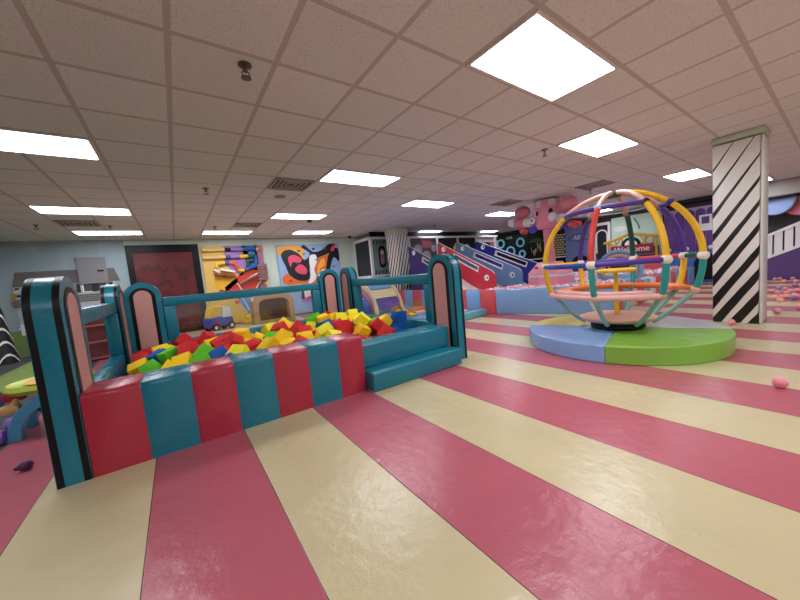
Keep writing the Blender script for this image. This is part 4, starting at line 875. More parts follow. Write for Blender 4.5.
for y in (-.52, .05, .5):
    b = MB(); b.sphere((-.02, y, 1.09), .065, white); b.build('ball_lamp', bb)
b = MB(); b.prism(archout(-.45, .32, .1, .9, 16), lambda u, v, w: (-.052 - w, u, v), 0, .015, black); b.build('dark_arch', bb)
b = MB()
for i in range(4): b.prism([(.15 + i * .1, .45), (.22 + i * .1, .45), (.185 + i * .1, .6)], lambda u, v, w: (-.052 - w, u, v), 0, .012, white)
b.build('white_points', bb)
tag_b = thing('blue_block', 'long powder blue padded block at the far end of the ball pit wall', 'block', (13.22, 3.55, 0))
b = MB(); b.bx(-.2, .2, -.45, .3, 0, .55, skyb, bev=.02); b.build('pad', tag_b)
rb_ = MB(); rb_.bx(-.3, .3, -.4, .4, 0, .72, coral, bev=.03); tag(rb_.build('padded_block', loc=(12.6, 3.75, 0)), 'coral red padded block standing in the ball pit below the welcome sign', 'block')

# stairs block at far right
stt = thing('purple_staircase', 'purple stair wall with a sloping white slatted balustrade right of the large striped column', 'staircase', (XW, 0.5, 0))
sy = lambda y: .63 + (1.27 - y) * .48
b = MB(); b.prism([(2.0, 0), (2.0, sy(2.0)), (-2.5, sy(-2.5)), (-2.5, 0)], lambda u, v, w: (-.02 - w, u - .5, v), 0, .12, purpw); b.build('stair_wall', stt)
b = MB(); b.prism([(2.0, sy(2.0) - .02), (2.0, sy(2.0) + .06), (-2.5, sy(-2.5) + .06), (-2.5, sy(-2.5) - .02)], lambda u, v, w: (-.02 - w, u - .5, v), .0, .14, white); b.build('lower_rail', stt)
b = MB(); b.prism([(2.0, sy(2.0) + .60), (2.0, sy(2.0) + .68), (-2.5, sy(-2.5) + .68), (-2.5, sy(-2.5) + .60)], lambda u, v, w: (-.02 - w, u - .5, v), .0, .14, white); b.build('handrail', stt)
y = 1.9
while y > -2.4:
    b = MB(); b.prism([(y, sy(y) + .05), (y, sy(y) + .62), (y - .15, sy(y - .15) + .62), (y - .15, sy(y - .15) + .05)], lambda u, v, w: (-.04 - w, u - .5, v), .0, .08, white); b.build('slat', stt)
    y -= .185
for k, (y, r, c, lab) in enumerate(((1.12, .36, (150, 176, 226), 'half round pale blue hanging disc right of the large striped column'), (.68, .42, (206, 112, 130), 'half round pink hanging disc above the slatted balustrade at the right edge'))):
    t = thing('hanging_disc', lab, 'decoration', (13.6 + .17 * k, y, 2.26), 0, 'round hanging decorations')
    b = MB(); b.prism(arcpts(0, -.005, r, PI, 2 * PI, 24), lambda u, v, w: (w, u, v * 1.25), -.06, .06, mat('disc_%d' % k, c, .5)); b.build('disc', t, bevel=.03)
    b = MB(); b.bx(-.02, .02, -.1, .1, -.012, -.001, black); b.build('hanger', t)
# ------------------------------------------------------------------ back wall, left to right
fB = lambda u, v, w: (u, YB - .004 - w, v)
def art(parent_loc):
    return lambda u, v, w: (u - parent_loc[0], YB - .004 - w - parent_loc[1], v - parent_loc[2])
# house mural
def mural_sky():
    k = NT('mural_sky_paint'); x, y, z = k.sep()
    cb = k.n('ShaderNodeCombineXYZ'); k.l(k.math('MULTIPLY', x, 1.6), cb.inputs[0]); k.l(k.math('MULTIPLY', z, .35), cb.inputs[1])
    n = k.noise(1.6, 4, cb.outputs[0]); mr = k.n('ShaderNodeMapRange'); k.l(n, mr.inputs[0]); mr.inputs[1].default_value = .52; mr.inputs[2].default_value = .72; mr.inputs[3].default_value = 0; mr.inputs[4].default_value = .55
    c = k.mix(mr.outputs[0], lin((152, 168, 173)), lin((180, 188, 188)))
    k.l(c, k.b.inputs['Base Color']); k.b.inputs['Roughness'].default_value = .7; return k.m
mu = thing('house_mural', 'wall mural of a grey roofed house under a pale blue sky at far left', 'mural', (-3.5, YB, 0)); fa = art(mu.location)
b = MB(); b.prism([(-7.5, 0), (-.97, 0), (-.97, CZ - .04), (-7.5, CZ - .04)], fa, 0, .012, mural_sky()); b.build('painted_sky', mu)
roofm = mat('roof_taupe', (110, 102, 98), .7); sid = mat('siding_grey', (184, 184, 182), .7); wn = mat('window_slate', (72, 76, 84), .5); shut = mat('shutter_dark', (40, 40, 46), .6); lawn = mat('lawn_green', (122, 142, 78), .8)
def flat(name, pts, m, w0=.012, w1=.018, par=mu, f=fa):
    b = MB(); b.prism(pts, f, w0, w1, m); return b.build(name, par)
flat('painted_lawn', [(-7.5, .02), (-1.0, .02), (-1.0, .45), (-3.2, .62), (-7.5, .6)], lawn)
flat('painted_siding', [(-3.05, .5), (-1.25, .5), (-1.25, 1.75), (-3.05, 1.75)], sid, .018, .02)
roof = MB(); 
for i in range(5): roof.prism([(-3.05 + .02 * i, 1.66 + i * .064), (-1.18 - .02 * i, 1.66 + i * .064), (-1.18 - .02 * i, 1.715 + i * .064), (-3.05 + .02 * i, 1.715 + i * .064)], fa, .02, .026, roofm)
roof.prism([(-3.05, 1.64), (-1.16, 1.64), (-1.25, 1.98), (-2.98, 1.98)], fa, .018, .022, mat('roof_gap', (84, 78, 76), .7)); roof.build('painted_roof', mu)
por = MB()
for i in range(4): por.prism([(-3.1, 1.16 + i * .05), (-1.12, 1.16 + i * .05), (-1.12, 1.2 + i * .05), (-3.1, 1.2 + i * .05)], fa, .02, .026, roofm)
por.build('porch_roof', mu)
for x in (-2.82, -2.3, -1.8, -1.52):
    w_ = MB(); w_.prism([(x - .1, 1.40), (x + .1, 1.40), (x + .1, 1.62), (x - .1, 1.62)], fa, .02, .026, wtrim); w_.prism([(x - .075, 1.42), (x + .075, 1.42), (x + .075, 1.60), (x - .075, 1.60)], fa, .026, .028, wn)
    for s in (-1, 1): w_.prism([(x + s * .17 - .035, 1.40), (x + s * .17 + .035, 1.40), (x + s * .17 + .035, 1.62), (x + s * .17 - .035, 1.62)], fa, .02, .028, shut)
    w_.build('painted_window', mu)
for x in (-2.72, -2.2):
    w_ = MB(); w_.prism([(x - .2, .78), (x + .2, .78), (x + .2, 1.12), (x - .2, 1.12)], fa, .02, .026, wtrim); w_.prism([(x - .16, .8), (x + .16, .8), (x + .16, 1.1), (x - .16, 1.1)], fa, .026, .028, wn); w_.build('painted_window', mu)
fnc = MB()
for i in range(14): fnc.prism([(-3.05 + i * .09, .5), (-2.99 + i * .09, .5), (-2.99 + i * .09, .74), (-3.02 + i * .09, .78), (-3.05 + i * .09, .74)], fa, .02, .03, wtrim)
fnc.prism([(-3.08, .64), (-1.8, .64), (-1.8, .68), (-3.08, .68)], fa, .03, .034, wtrim); fnc.build('painted_fence', mu)
flat('painted_chimney', [(-1.62, .5), (-1.22, .5), (-1.22, 1.14), (-1.62, 1.14)], mat('brick_rose', (150, 86, 80), .8), .02, .03)
b = MB(); b.sphere((-2.93 + 3.5, -.03, 1.52), .11, mat('lamp_cream', (206, 200, 184), .6), (1.2, .15, .6)); b.prism([(-3.12, 1.25), (-2.98, 1.48), (-3.1, 1.48)], fa, .02, .03, mat('lamp_tan', (176, 140, 84), .6)); b.build('painted_lamp', mu)
# steel cabinet on the mural
eb = thing('electric_panel', 'flat grey electrical panel door on the wall above the mural house', 'panel', (-1.55, YB, 0)); fe = art(eb.location)
b = MB(); b.prism([(-1.93, 1.60), (-1.38, 1.60), (-1.38, 2.27), (-1.93, 2.27)], fe, .03, .06, mat('panel_grey', (132, 128, 128), .5)); b.build('door', eb, bevel=.004)
b = MB(); b.prism([(-1.56, 1.9), (-1.44, 1.9), (-1.44, 1.94), (-1.56, 1.94)], fe, .06, .085, black); b.build('handle', eb)
# dark rose box behind the left window of the pit
tb_ = thing('rose_shelf', 'rose coloured toy shelf seen through the left clear window of the foam pit', 'shelf', (-1.28, 8.6, 0))
rs = mat('rose_board', (170, 92, 90), .6)
b = MB(); b.bx(-.25, -.22, -.15, .15, 0, 1.0, rs); b.bx(.22, .25, -.15, .15, 0, 1.0, rs); b.bx(-.25, .25, .13, .15, 0, 1.0, rs); b.build('side_panels', tb_)
for z in (.03, .35, .67, .97):
    b = MB(); b.bx(-.22, .22, -.15, .13, z, z + .03, rs); b.build('shelf_board', tb_)

# red sequin panel
def sequin():
    k = NT('red_sequins'); vo = k.n('ShaderNodeTexVoronoi'); vo.inputs['Scale'].default_value = 34; k.l(k.o, vo.inputs['Vector'])
    x, y, z = k.sep(); wv = k.math('SINE', k.math('MULTIPLY', k.math('ADD', k.math('MULTIPLY', x, .9), z), 62))
    n = k.noise(3.2, 5)
    blot = k.math('MULTIPLY', k.math('GREATER_THAN', n, .53), k.math('LESS_THAN', z, 2.0))
    c = k.mix(k.math('MULTIPLY', k.math('GREATER_THAN', wv, .1), .45), lin((104, 18, 20)), lin((60, 8, 11)))
    c = k.mix(k.math('MULTIPLY', blot, .65), c, lin((52, 10, 14)))
    k.l(c, k.b.inputs['Base Color']); k.b.inputs['Roughness'].default_value = .45
    k.l(k.bump(vo.outputs['Distance'], .6, .01), k.b.inputs['Normal']); return k.m
sq = thing('sequin_panel', 'tall dark red sequin wall panel in a wide black frame behind the foam pit', 'wall panel', (-.13, YB, 0)); fs_ = art(sq.location)
flat('sequin_field', [(-.82, .1), (.56, .1), (.56, 2.38), (-.82, 2.38)], sequin(), 0, .04, sq, fs_)
for n_, p in (('top', [(-.96, 2.34), (.70, 2.34), (.70, 2.55), (-.96, 2.55)]), ('left', [(-.96, 0), (-.82, 0), (-.82, 2.34), (-.96, 2.34)]), ('right', [(.54, 0), (.70, 0), (.70, 2.34), (.54, 2.34)]), ('bottom', [(-.82, 0), (.54, 0), (.54, .12), (-.82, .12)])):
    flat('frame_bar', p, black, 0, .07, sq, fs_)

# pipe play wall
pw = thing('pipe_play_wall', 'colourful ball run wall board with pipes, fins and elbows right of the red sequin panel', 'play board', (1.62, YB, 0)); fp = art(pw.location)
C_ = lambda n, c: mat('pw_' + n, c, .5)
flat('board', [(.76, .05), (2.50, .05), (2.50, 2.48), (.76, 2.48)], C_('yellow', (226, 184, 92)), 0, .03, pw, fp)
for pts, c in (([(1.35, 2.48), (1.35, 1.9), (1.75, 1.5), (2.1, 1.9), (2.0, 2.48)], C_('violet', (166, 120, 182))), ([(1.85, 2.48), (2.0, 1.7), (2.32, 1.7), (2.32, 2.48)], C_('blue', (72, 130, 196))), ([(2.26, 2.48), (2.26, .8), (2.50, .8), (2.50, 2.48)], C_('mauve', (176, 120, 150))), ([(1.25, 1.2), (2.1, 1.85), (2.3, 1.75), (2.3, .9), (1.35, .9)], C_('vermilion', (206, 66, 46))), ([(1.0, 1.5), (1.55, 1.75), (1.65, 1.35), (1.3, 1.05), (1.02, 1.2)], C_('gold', (232, 176, 40))), ([(1.5, .95), (2.1, .95), (1.85, .25)], C_('sky', (92, 150, 214)))):
    flat('painted_patch', pts, c, .03, .036, pw, fp)
P = lambda u, v, w: (u - 1.62, -w, v)
for segs in ([(.80, 2.36, 1.38, C_('sand', (222, 186, 110))), (1.38, 2.36, 1.55, black), (1.55, 2.36, 1.9, C_('lilacp', (150, 120, 180))), (1.9, 2.36, 2.28, C_('bluep', (36, 90, 160)))], [(.80, 2.13, 1.38, C_('sand', 0)), (1.38, 2.13, 1.52, C_('navyp', (70, 74, 130))), (1.52, 2.13, 1.78, C_('lilacp', 0)), (1.78, 2.13, 2.02, C_('yellowp', (236, 190, 40))), (2.02, 2.13, 2.24, C_('greenp', (24, 96, 90)))]):
    for u0, v, u1, m in segs:
        b = MB(); b.tube([P(u0, v, .1), P(u1, v, .1)], .06, m, 12); b.build('pipe', pw)
for pth, m in (([(1.1, 1.82), (1.12, 1.92), (1.22, 1.95), (1.34, 1.95)], C_('yellowp', 0)), ([(1.34, 1.95), (1.46, 1.95)], C_('navyp', 0)), ([(1.5, 1.95), (1.62, 1.93), (1.66, 1.82), (1.70, 1.72)], C_('orangep', (224, 96, 40))), ([(1.68, 1.74), (1.76, 1.68), (1.86, 1.68)], C_('yellowp', 0)), ([(1.9, 1.7), (2.0, 1.74), (2.1, 1.78), (2.24, 1.8)], C_('bluep', 0)), ([(1.98, 1.82), (2.0, 1.98), (2.16, 2.0)], C_('greenp', 0)), ([(2.28, 2.34), (2.36, 2.34)], C_('yellowp', 0)), ([(2.24, 2.12), (2.26, 1.95), (2.2, 1.8)], C_('bluep', 0))):
    b = MB(); b.tube([P(u, v, .1) for u, v in pth], .055, m, 12); b.build('pipe_elbow', pw)
for (p, q, m) in (((1.02, 1.78), (1.16, 1.66), white), ((1.2, 1.76), (1.58, 1.66), white), ((1.05, 1.6), (1.6, 1.52), C_('maroonp', (140, 50, 60))), ((1.68, 1.28), (2.16, 1.5), C_('greyp', (150, 120, 110))), ((1.1, 1.12), (1.62, .98), C_('maroonp', 0))):
    b = MB(); d = Vector((q[0] - p[0], 0, q[1] - p[1])); n = Vector((-d.z, 0, d.x)).normalized() * .025
    a0, a1 = Vector(P(p[0], p[1], .036)), Vector(P(q[0], q[1], .036)); o_ = Vector((0, -.14, 0))
    b.faces([a0 - n, a1 - n, a1 + n, a0 + n, a0 - n + o_, a1 - n + o_, a1 + n + o_, a0 + n + o_], [(0, 1, 2, 3), (4, 5, 6, 7), (0, 1, 5, 4), (1, 2, 6, 5), (2, 3, 7, 6), (3, 0, 4, 7)], m); b.build('ball_ramp', pw)
for p, q in (((2.0, 1.45), (2.32, 1.6)), ((2.1, 1.0), (2.34, 1.36)), ((1.62, 1.3), (1.8, .9)), ((1.70, .85), (1.86, .4))):
    b = MB(); b.tube([P(p[0], p[1], .06), P(q[0], q[1], .06)], .016, white, 8); b.build('white_rod', pw)
for i in range(6):
    b = MB(); c = Vector(P(2.40, 1.38 + i * .085, .12)); b.tube([c + Vector((.12 * math.cos(2 * PI * k / 16), .07 * math.sin(2 * PI * k / 16), .02 * math.sin(2 * PI * k / 16))) for k in range(16)], .04, C_('coil', (150, 110, 104)), 8, closed=True); b.build('coil_ring', pw)
for (u, v, m) in ((2.46, 1.2, 'yellowp'), (2.0, .72, 'yellowp'), (1.55, .72, 'orangep'), (2.2, .72, 'greenp')):
    b = MB(); b.sphere(P(u, v, .08), .07, C_(m, 0)); b.build('knob', pw)

# abstract climbing wall
cw = thing('climbing_wall_board', 'abstract climbing wall board in orange, black, pink and pale blue left of the far corner', 'climbing board', (4.1, YB, 0)); fc = art(cw.location)
K = lambda n, c: mat('cw_' + n, c, .55)
flat('board', [(2.95, .05), (5.22, .05), (5.22, 2.47), (2.95, 2.47)], K('pale_blue', (150, 182, 222)), 0, .04, cw, fc)
S = 2.27 / 400; U0, V0 = 2.95, 2.47
def blob(nm, pts, m, w0, w1, smooth=3):
    # closed Catmull-Rom through points given on a 400 x 260 drawing grid
    P_ = [Vector((U0 + p[0] * S, V0 - p[1] * S * .98)) for p in pts]; out = []; n = len(P_)
    for i in range(n):
        a, b0, c, d = P_[i - 1], P_[i], P_[(i + 1) % n], P_[(i + 2) % n]
        for k in range(smooth):
            t = k / smooth
            out.append(.5 * ((2 * b0) + (c - a) * t + (2 * a - 5 * b0 + 4 * c - d) * t * t + (3 * b0 - a - 3 * c + d) * t ** 3))
    b = MB(); tr = tessellate_polygon([[Vector((q.x, q.y, 0)) for q in out]])
    N = len(out)
    vs = [fc(q.x, q.y, w0) for q in out] + [fc(q.x, q.y, w1) for q in out]
    b.faces(vs, [tuple(N + i for i in t) for t in tr] + [(i, (i + 1) % N, N + (i + 1) % N, N + i) for i in range(N)], m)
    return b.build(nm, cw)
bk, og, am, pkc, wh = K('black', (18, 18, 24)), K('orange', (226, 112, 40)), K('amber', (240, 176, 70)), K('rose', (222, 72, 108)), K('white', (236, 232, 228))
blob('amber_patch', [(10, 10), (140, 8), (165, 60), (140, 110), (60, 90), (8, 60)], am, .04, .044)
blob('orange_patch', [(20, 240), (20, 190), (80, 180), (140, 230), (200, 200), (190, 130), (300, 60), (312, 240), (250, 256), (120, 258)], og, .04, .044)
blob('black_ribbon', [(20, 60), (70, 30), (130, 60), (160, 100), (200, 60), (150, 20), (170, 5), (220, 50), (280, 40), (330, 4), (380, 4), (330, 60), (250, 90), (190, 140), (180, 220), (120, 230), (60, 190), (40, 130)], bk, .044, .048)
blob('black_ribbon', [(330, 60), (392, 30), (394, 120), (360, 90), (330, 150), (310, 240), (280, 250), (300, 150)], bk, .044, .048)
blob('rose_patch', [(60, 80), (100, 65), (140, 90), (130, 115), (85, 110), (70, 140)], pkc, .048, .052)
blob('rose_patch', [(95, 150), (130, 125), (165, 150), (165, 185), (140, 190), (105, 175)], pkc, .048, .052)
blob('rose_patch', [(340, 40), (365, 8), (378, 10), (360, 50)], pkc, .048, .052)
blob('white_patch', [(192, 82), (236, 70), (238, 118), (215, 165), (226, 215), (190, 250), (165, 254), (190, 195)], wh, .048, .052)
blob('orange_patch', [(222, 250), (236, 150), (300, 58), (322, 60), (316, 250)], og, .0445, .0475, 1)
blob('amber_patch', [(262, 110), (290, 95), (290, 140), (255, 165), (240, 215), (235, 170)], am, .048, .052)
blob('white_patch', [(110, 262), (160, 290), (200, 262), (260, 275), (300, 255), (310, 290), (150, 310)], og, .040, .043)
wt = [(138, 285), (165, 258), (205, 252), (240, 262), (258, 290), (262, 335), (215, 326), (170, 342), (138, 346)]
blob('black_outline', [(126, 285), (160, 246), (205, 240), (250, 250), (272, 288), (276, 350), (126, 360)], bk, .040, .043)
blob('white_patch', wt, wh, .044, .05)
blob('lilac_band', [(128, 348), (190, 338), (276, 342), (276, 372), (128, 372)], K('lilac', (150, 140, 206)), .046, .05)
blob('rose_band', [(132, 344), (195, 328), (270, 332), (270, 342), (132, 356)], pkc, .05, .054)
hc = [K('hold_navy', (50, 60, 90)), K('hold_rust', (170, 80, 40)), K('hold_blue', (90, 130, 190))]
for i, (u, v) in enumerate([(60, 40), (130, 40), (160, 60), (225, 30), (300, 30), (350, 150), (360, 200), (60, 220), (240, 100), (110, 120), (205, 330), (300, 330)]):
    b = MB(); b.sphere((U0 + u * S - 4.1, -.06, V0 - v * S), .05, hc[i % 3], (1.2, .6, .8), seg=10, rings=7); b.build('climbing_hold', cw)

# ------------------------------------------------------------------ toys along the back wall
car = thing('ride_on_car', 'blue and yellow toddler ride-on car with a white door behind the foam pit', 'toy car', (.90, 10.35, 0), math.radians(25))
car.scale = (.8, .8, .85)
cbl, cye = mat('toy_blue', (44, 84, 170), .4), mat('toy_yellow', (236, 190, 40), .4)
b = MB(); b.prism([(-.42, .12), (.42, .12), (.42, .38), (.30, .44), (-.42, .46), (-.45, .3)], lambda u, v, w: (u, w, v), -.22, .22, cbl); b.build('body', car, bevel=.03)
b = MB(); b.prism([(-.40, .44), (-.28, .44), (-.2, .74), (.12, .76), (.10, .82), (-.26, .82)], lambda u, v, w: (u, w, v), -.2, .2, cye); b.build('roof_frame', car, bevel=.02)
b = MB(); b.prism([(.02, .42), (.38, .42), (.33, .74), (.08, .80)], lambda u, v, w: (u, w, v), -.23, -.16, white); b.build('white_door', car, bevel=.01)
for x in (-.27, .3):
    for y in (-.23, .23):
        M = Matrix.Translation((x, y, .125)) @ Matrix.Rotation(PI / 2, 4, 'X')
        b = MB(); b.lathe([(.06, -.04), (.12, -.04), (.125, -.02), (.125, .02), (.12, .04), (.06, .04)], (0, 0, 0), black, 20, M); o = b.build('wheel', car)
        b = MB(); b.lathe([(.001, -.045), (.06, -.045), (.06, .045), (.001, .045)], (0, 0, 0), white, 16, M); b.build('hub_cap', o)
b = MB(); b.prism([(-.3, .2), (-.1, .2), (-.1, .3), (-.3, .3)], lambda u, v, w: (u, w, v), -.228, -.22, mat('decal_red', (190, 50, 70), .5)); b.build('red_decal', car)
ledge = MB(); ledge.bx(-.75, .75, -.2, .2, 0, .14, mat('ledge_tan', (186, 166, 138), .6), bev=.02)
tag(ledge.build('low_bench', loc=(1.35, 8.9, 0)), 'long low tan bench on the floor in front of the toy car', 'bench')
ph = thing('toy_playhouse', 'tan plastic toddler playhouse cube with arched openings behind the foam pit', 'playhouse', (2.2, 9.55, 0), math.radians(-6))
tan = mat('playhouse_tan', (182, 148, 108), .55); tand = mat('playhouse_side', (168, 140, 106), .55)
def arch_frame(W, Ht, ow, oh, f, m, nm):
    outer = archish(W, Ht); inner = archish(ow, oh, .18)
    b = MB(); b.ringprism(outer, inner, f, -.05, .05, m, closed=False); return b.build(nm, ph, bevel=.012)
def archish(W, Ht, lift=0):
    h = W / 2; e = Ht * .72
    return [(h, lift)] + [(h * math.copysign(abs(math.cos(t)) ** .45, math.cos(t)), e + (Ht - e) * math.sin(t) ** .8) for t in [PI * i / 24 for i in range(25)]] + [(-h, lift)]
arch_frame(1.06, .90, .78, .78, lambda u, v, w: (u, -.42 + w, v), tan, 'front_arch')
arch_frame(1.06, .90, .78, .78, lambda u, v, w: (u, .42 + w, v), tand, 'back_arch')
arch_frame(.78, .84, .5, .7, lambda u, v, w: (-.50 + w, u, v), tand, 'side_arch')
arch_frame(.78, .84, .5, .7, lambda u, v, w: (.50 + w, u, v), tand, 'side_arch')
b = MB(); b.bx(-.36, .36, -.37, .37, .84, .90, tan, bev=.02); b.build('top_panel', ph)
b = MB(); b.bx(-.4, .4, -.372, -.33, .0, .2, tan, bev=.01); b.build('sill', ph)
b = MB(); b.bx(-.45, .45, .36, .38, .1, .8, mat('playhouse_dark', (110, 84, 60), .6)); b.build('inner_panel', ph)
bp2 = MB(); bp2.box((0, 0, .07), (.3, .22, .14), cye, bev=.03); bp2.sphere((0, 0, .2), .09, cye)
tag(bp2.build('yellow_toy', loc=(1.75, 10.9, .0)), 'small yellow toy with a round knob between the toy car and playhouse', 'toy')

# ------------------------------------------------------------------ toddler corner beyond the right window of the pit
bm_ = mat('blue_mat_vinyl', (118, 158, 204), .4)
mt = MB(); mt.prism([(5.88, 5.05), (6.07, 6.6), (6.10, 8.4), (3.6, 8.4), (3.6, 6.3), (4.4, 5.2)], lambda u, v, w: (u, v, w), 0, .07, bm_)
tag(mt.build('blue_mat', bevel=.01), 'light blue low floor mat between the foam pit and the striped ball pit wall', 'mat')
tk = MB(); tk.bx(-.75, .72, -.09, .09, 0, .16, aqua, bev=.03)
tag(tk.build('edge_bolster', loc=(5.15, 4.88, 0), rot=(0, 0, math.radians(3))), 'aqua padded edge strip on the floor right of the front right arch panel', 'bolster')
ac = thing('arch_climber', 'toddler arch climber with cream rails, rainbow side and padded rungs behind the foam pit', 'climber', (4.75, 7.1, .07))
cr, pu, lp = mat('rail_cream', (226, 200, 156), .5), mat('rung_purple', (96, 60, 150), .5), mat('rung_blue', (120, 160, 210), .5)
def q(R, a): return (1.0 - R * math.cos(a), R * math.sin(a))
for x, nm in ((-.42, 'curved_rail'), (.42, 'curved_rail')):
    b = MB(); o_ = [q(.88, PI * i / 32) for i in range(17)]; i_ = [q(.76, PI * i / 32) for i in range(17)]
    b.ringprism(o_, i_, lambda u, v, w: (x + w, u, v), -.035, .035, cr, closed=False); b.build(nm, ac, bevel=.008)
for k, (r0, r1, m) in enumerate(((.74, .62, mat('rainbow_rose', (210, 130, 150), .5)), (.62, .52, mat('rainbow_violet', (120, 84, 150), .5)), (.52, .40, mat('rainbow_cream', (230, 214, 190), .5)))):
    b = MB(); b.ringprism([q(r0, PI * i / 32) for i in range(17)], [q(r1, PI * i / 32) for i in range(17)], lambda u, v, w: (-.44 + w, u, v), -.03, .03, m, closed=False); b.build('rainbow_band', ac)
for a0, a1, m in ((.16, .55, pu), (.58, .98, cr), (1.02, 1.5, lp)):
    b = MB(); n = 8; o_ = [q(.82, a0 + (a1 - a0) * i / n) for i in range(n + 1)]; i_ = [q(.74, a0 + (a1 - a0) * i / n) for i in range(n + 1)]
    b.ringprism(o_, i_, lambda u, v, w: (w, u, v), -.38, .38, m, closed=False); b.build('padded_slat', ac, bevel=.01)
rl = MB(); M = Matrix.Rotation(math.radians(90), 4, 'Y'); rl.lathe([(.001, -.22), (.2, -.22), (.23, -.19), (.23, .19), (.2, .22), (.001, .22)], (0, 0, 0), mat('roll_blue', (52, 92, 166), .45), 24, M)
rl = rl.build('blue_roll', loc=(3.95, 7.55, .302)); tag(rl, 'blue padded roll lying left of the arch climber', 'roll')
li = thing('lion_plush', 'curly golden brown plush lion toy lying on the blue mat', 'plush toy', (4.42, 6.35, .07))
gold, brn = mat('plush_gold', (204, 160, 84), .95, bump=.8, bscale=60), mat('plush_brown', (140, 96, 48), .95, bump=.9, bscale=50)
b = MB(); b.sphere((.12, .05, .1), .13, gold, (1.3, .9, .75)); b.build('body', li)
b = MB()
for k in range(14): b.sphere((-.08 + .12 * math.cos(k * .45), -.02, .14 + .12 * math.sin(k * .45)), .055, brn, seg=8, rings=6)
b.build('mane', li)
b = MB(); b.sphere((-.08, -.05, .14), .1, gold); b.sphere((-.08, -.14, .12), .04, gold); b.build('head', li)
b = MB(); b.tube([(.26, .05, .1), (.36, .02, .06), (.42, -.04, .05)], .025, gold, 8); b.sphere((.43, -.05, .05), .04, brn); b.build('tail', li)
for nm, c, loc, sz, lab in (('step_pad', (238, 190, 180), (5.05, 6.3, .07), (.42, .26, .08), 'pale pink low step pad on the blue mat right of the plush lion'), ('step_pad', (236, 128, 56), (5.42, 6.85, .07), (.5, .28, .1), 'orange low step pad near the striped wall of the ball pit'), ('step_pad', (240, 200, 190), (5.45, 5.35, .07), (.32, .3, .09), 'pale pink step pad beside the aqua edge strip'), ('step_pad', (236, 204, 60), (4.66, 6.2, .07), (.2, .16, .08), 'small yellow pad touching the plush lion')):
    b = MB(); b.box((0, 0, sz[2] / 2), sz, mat('pad_%d_%d_%d' % c, c, .45), bev=.025); o = b.build(nm, loc=loc); tag(o, lab, 'step pad')

# ------------------------------------------------------------------ far left
M_st3 = stripe_mat('swirl_stripe_wrap', 4.5, .5, amt(0, .84, 2.0, .76))
sc3 = thing('striped_cone', 'black and white swirl striped flared post against the house mural at the left edge', 'post', (-3.22, 10.4, 0))
b = MB(); b.lathe([(.30, 0), (.26, .3), (.2, .8), (.16, 1.3), (.12, 1.75), (.07, 1.9), (.001, 1.93)], (0, 0, 0), M_st3, 28); b.build('striped_body', sc3)
# toddler toy beside the pit
tw = thing('toddler_walker', 'toddler activity toy with light blue arched leg and purple wheels beside the pit', 'toy', (-1.36, 4.30, 0))
tbl, tpu, tgr, tre, tbe = mat('toy_sky', (86, 168, 208), .35), mat('toy_purple', (150, 96, 190), .4), mat('toy_lime', (186, 196, 60), .4), mat('toy_red', (190, 50, 50), .4), mat('toy_peach', (240, 184, 120), .4)
tbu, tna = mat('toy_blue', (44, 84, 170), .4), mat('toy_navy', (34, 52, 104), .4)
def arc(y, nm):
    b = MB(); n = 16
    o_ = [(.30 - .31 * math.cos(PI * i / n), .03 + .345 * math.sin(PI * i / n)) for i in range(n + 1)]; i_ = [(.30 - .225 * math.cos(PI * i / n), .03 + .25 * math.sin(PI * i / n)) for i in range(n + 1)]
    b.ringprism(o_, i_, lambda u, v, w: (u, y + w, v), -.045, .045, tbl, closed=False)
    for s in (-1, 1): b.bx(.30 + s * .268 - .045, .30 + s * .268 + .045, y - .045, y + .045, 0.0, .035, tbl)
    return b.build(nm, tw, bevel=.008)
arc(0, 'arched_leg'); arc(.36, 'arched_leg')
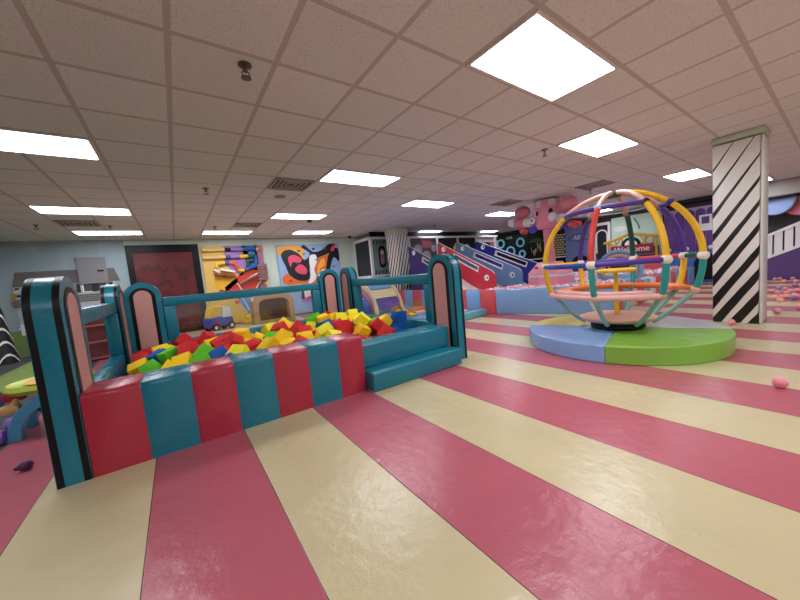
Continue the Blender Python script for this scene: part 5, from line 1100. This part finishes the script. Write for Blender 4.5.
for x in (-.075, .675):
    for y in (-.03, .36):
        M = Matrix.Translation((x, y, .065)) @ Matrix.Rotation(PI / 2, 4, 'Y'); b = MB(); b.lathe([(.001, -.052), (.055, -.052), (.065, -.04), (.065, .04), (.055, .052), (.001, .052)], (0, 0, 0), tpu, 20, M); b.build('wheel', tw)
b = MB(); b.lathe([(.20, .40), (.28, .40), (.31, .44), (.29, .48), (.25, .46), (.001, .44)], (.27, .18, 0), tgr, 28); b.build('tray', tw)
b = MB(); b.lathe([(.001, .45), (.18, .46), (.2, .475), (.16, .49), (.001, .485)], (.29, .18, 0), tbe, 24); b.build('tray_disc', tw)
b = MB(); b.lathe([(.06, .33), (.1, .40)], (.26, .17, 0), tgr, 16); b.build('tray_stem', tw)
b = MB(); f_ = lambda u, v, w: (u, .12 + w, v); plate(b, [(-.02, .44), (.03, .40), (-.06, .30), (-.16, .22), (-.22, .25), (-.2, .32), (-.1, .42)], [circ(-.16, .275, .028, 10)], f_, 0, .04, tbu); b.build('blue_handle', tw)
b = MB(); b.box((.03, .14, .38), (.15, .12, .1), tre, bev=.03); b.build('red_block', tw)
b = MB(); b.box((-.0, .10, .27), (.13, .1, .08), tbe, bev=.025); b.build('peach_block', tw)
b = MB(); b.tube([(.02, .1, .3), (.05, .1, .36)], .025, tbe, 8); b.build('peach_peg', tw)
for x in (.2, .4):
    b = MB(); b.sphere((x, .2, .2), .06, tna, (1.2, 1, .8), seg=12, rings=8); b.tube([(x, .2, .22), (x, .2, .40)], .018, tna, 8); b.build('hanging_toy', tw)
eg = MB(); eg.sphere((0, 0, 0), .038, mat('plum_plastic', (84, 40, 90), .35), (1.1, .95, .95), seg=18, rings=12); eg.lathe([(.018, 0), (.014, .012), (.005, .018)], (0, 0, 0), mat('plum_plastic', 0), 10, Matrix.Translation((-.04, 0, 0)) @ Matrix.Rotation(-PI / 2, 4, 'Y'))
tag(eg.build('plum_ball', loc=(-1.055, 3.46, .035), rot=(0, 0, .5)), 'dark plum coloured egg shaped ball on the pink floor left of the foam pit', 'ball')
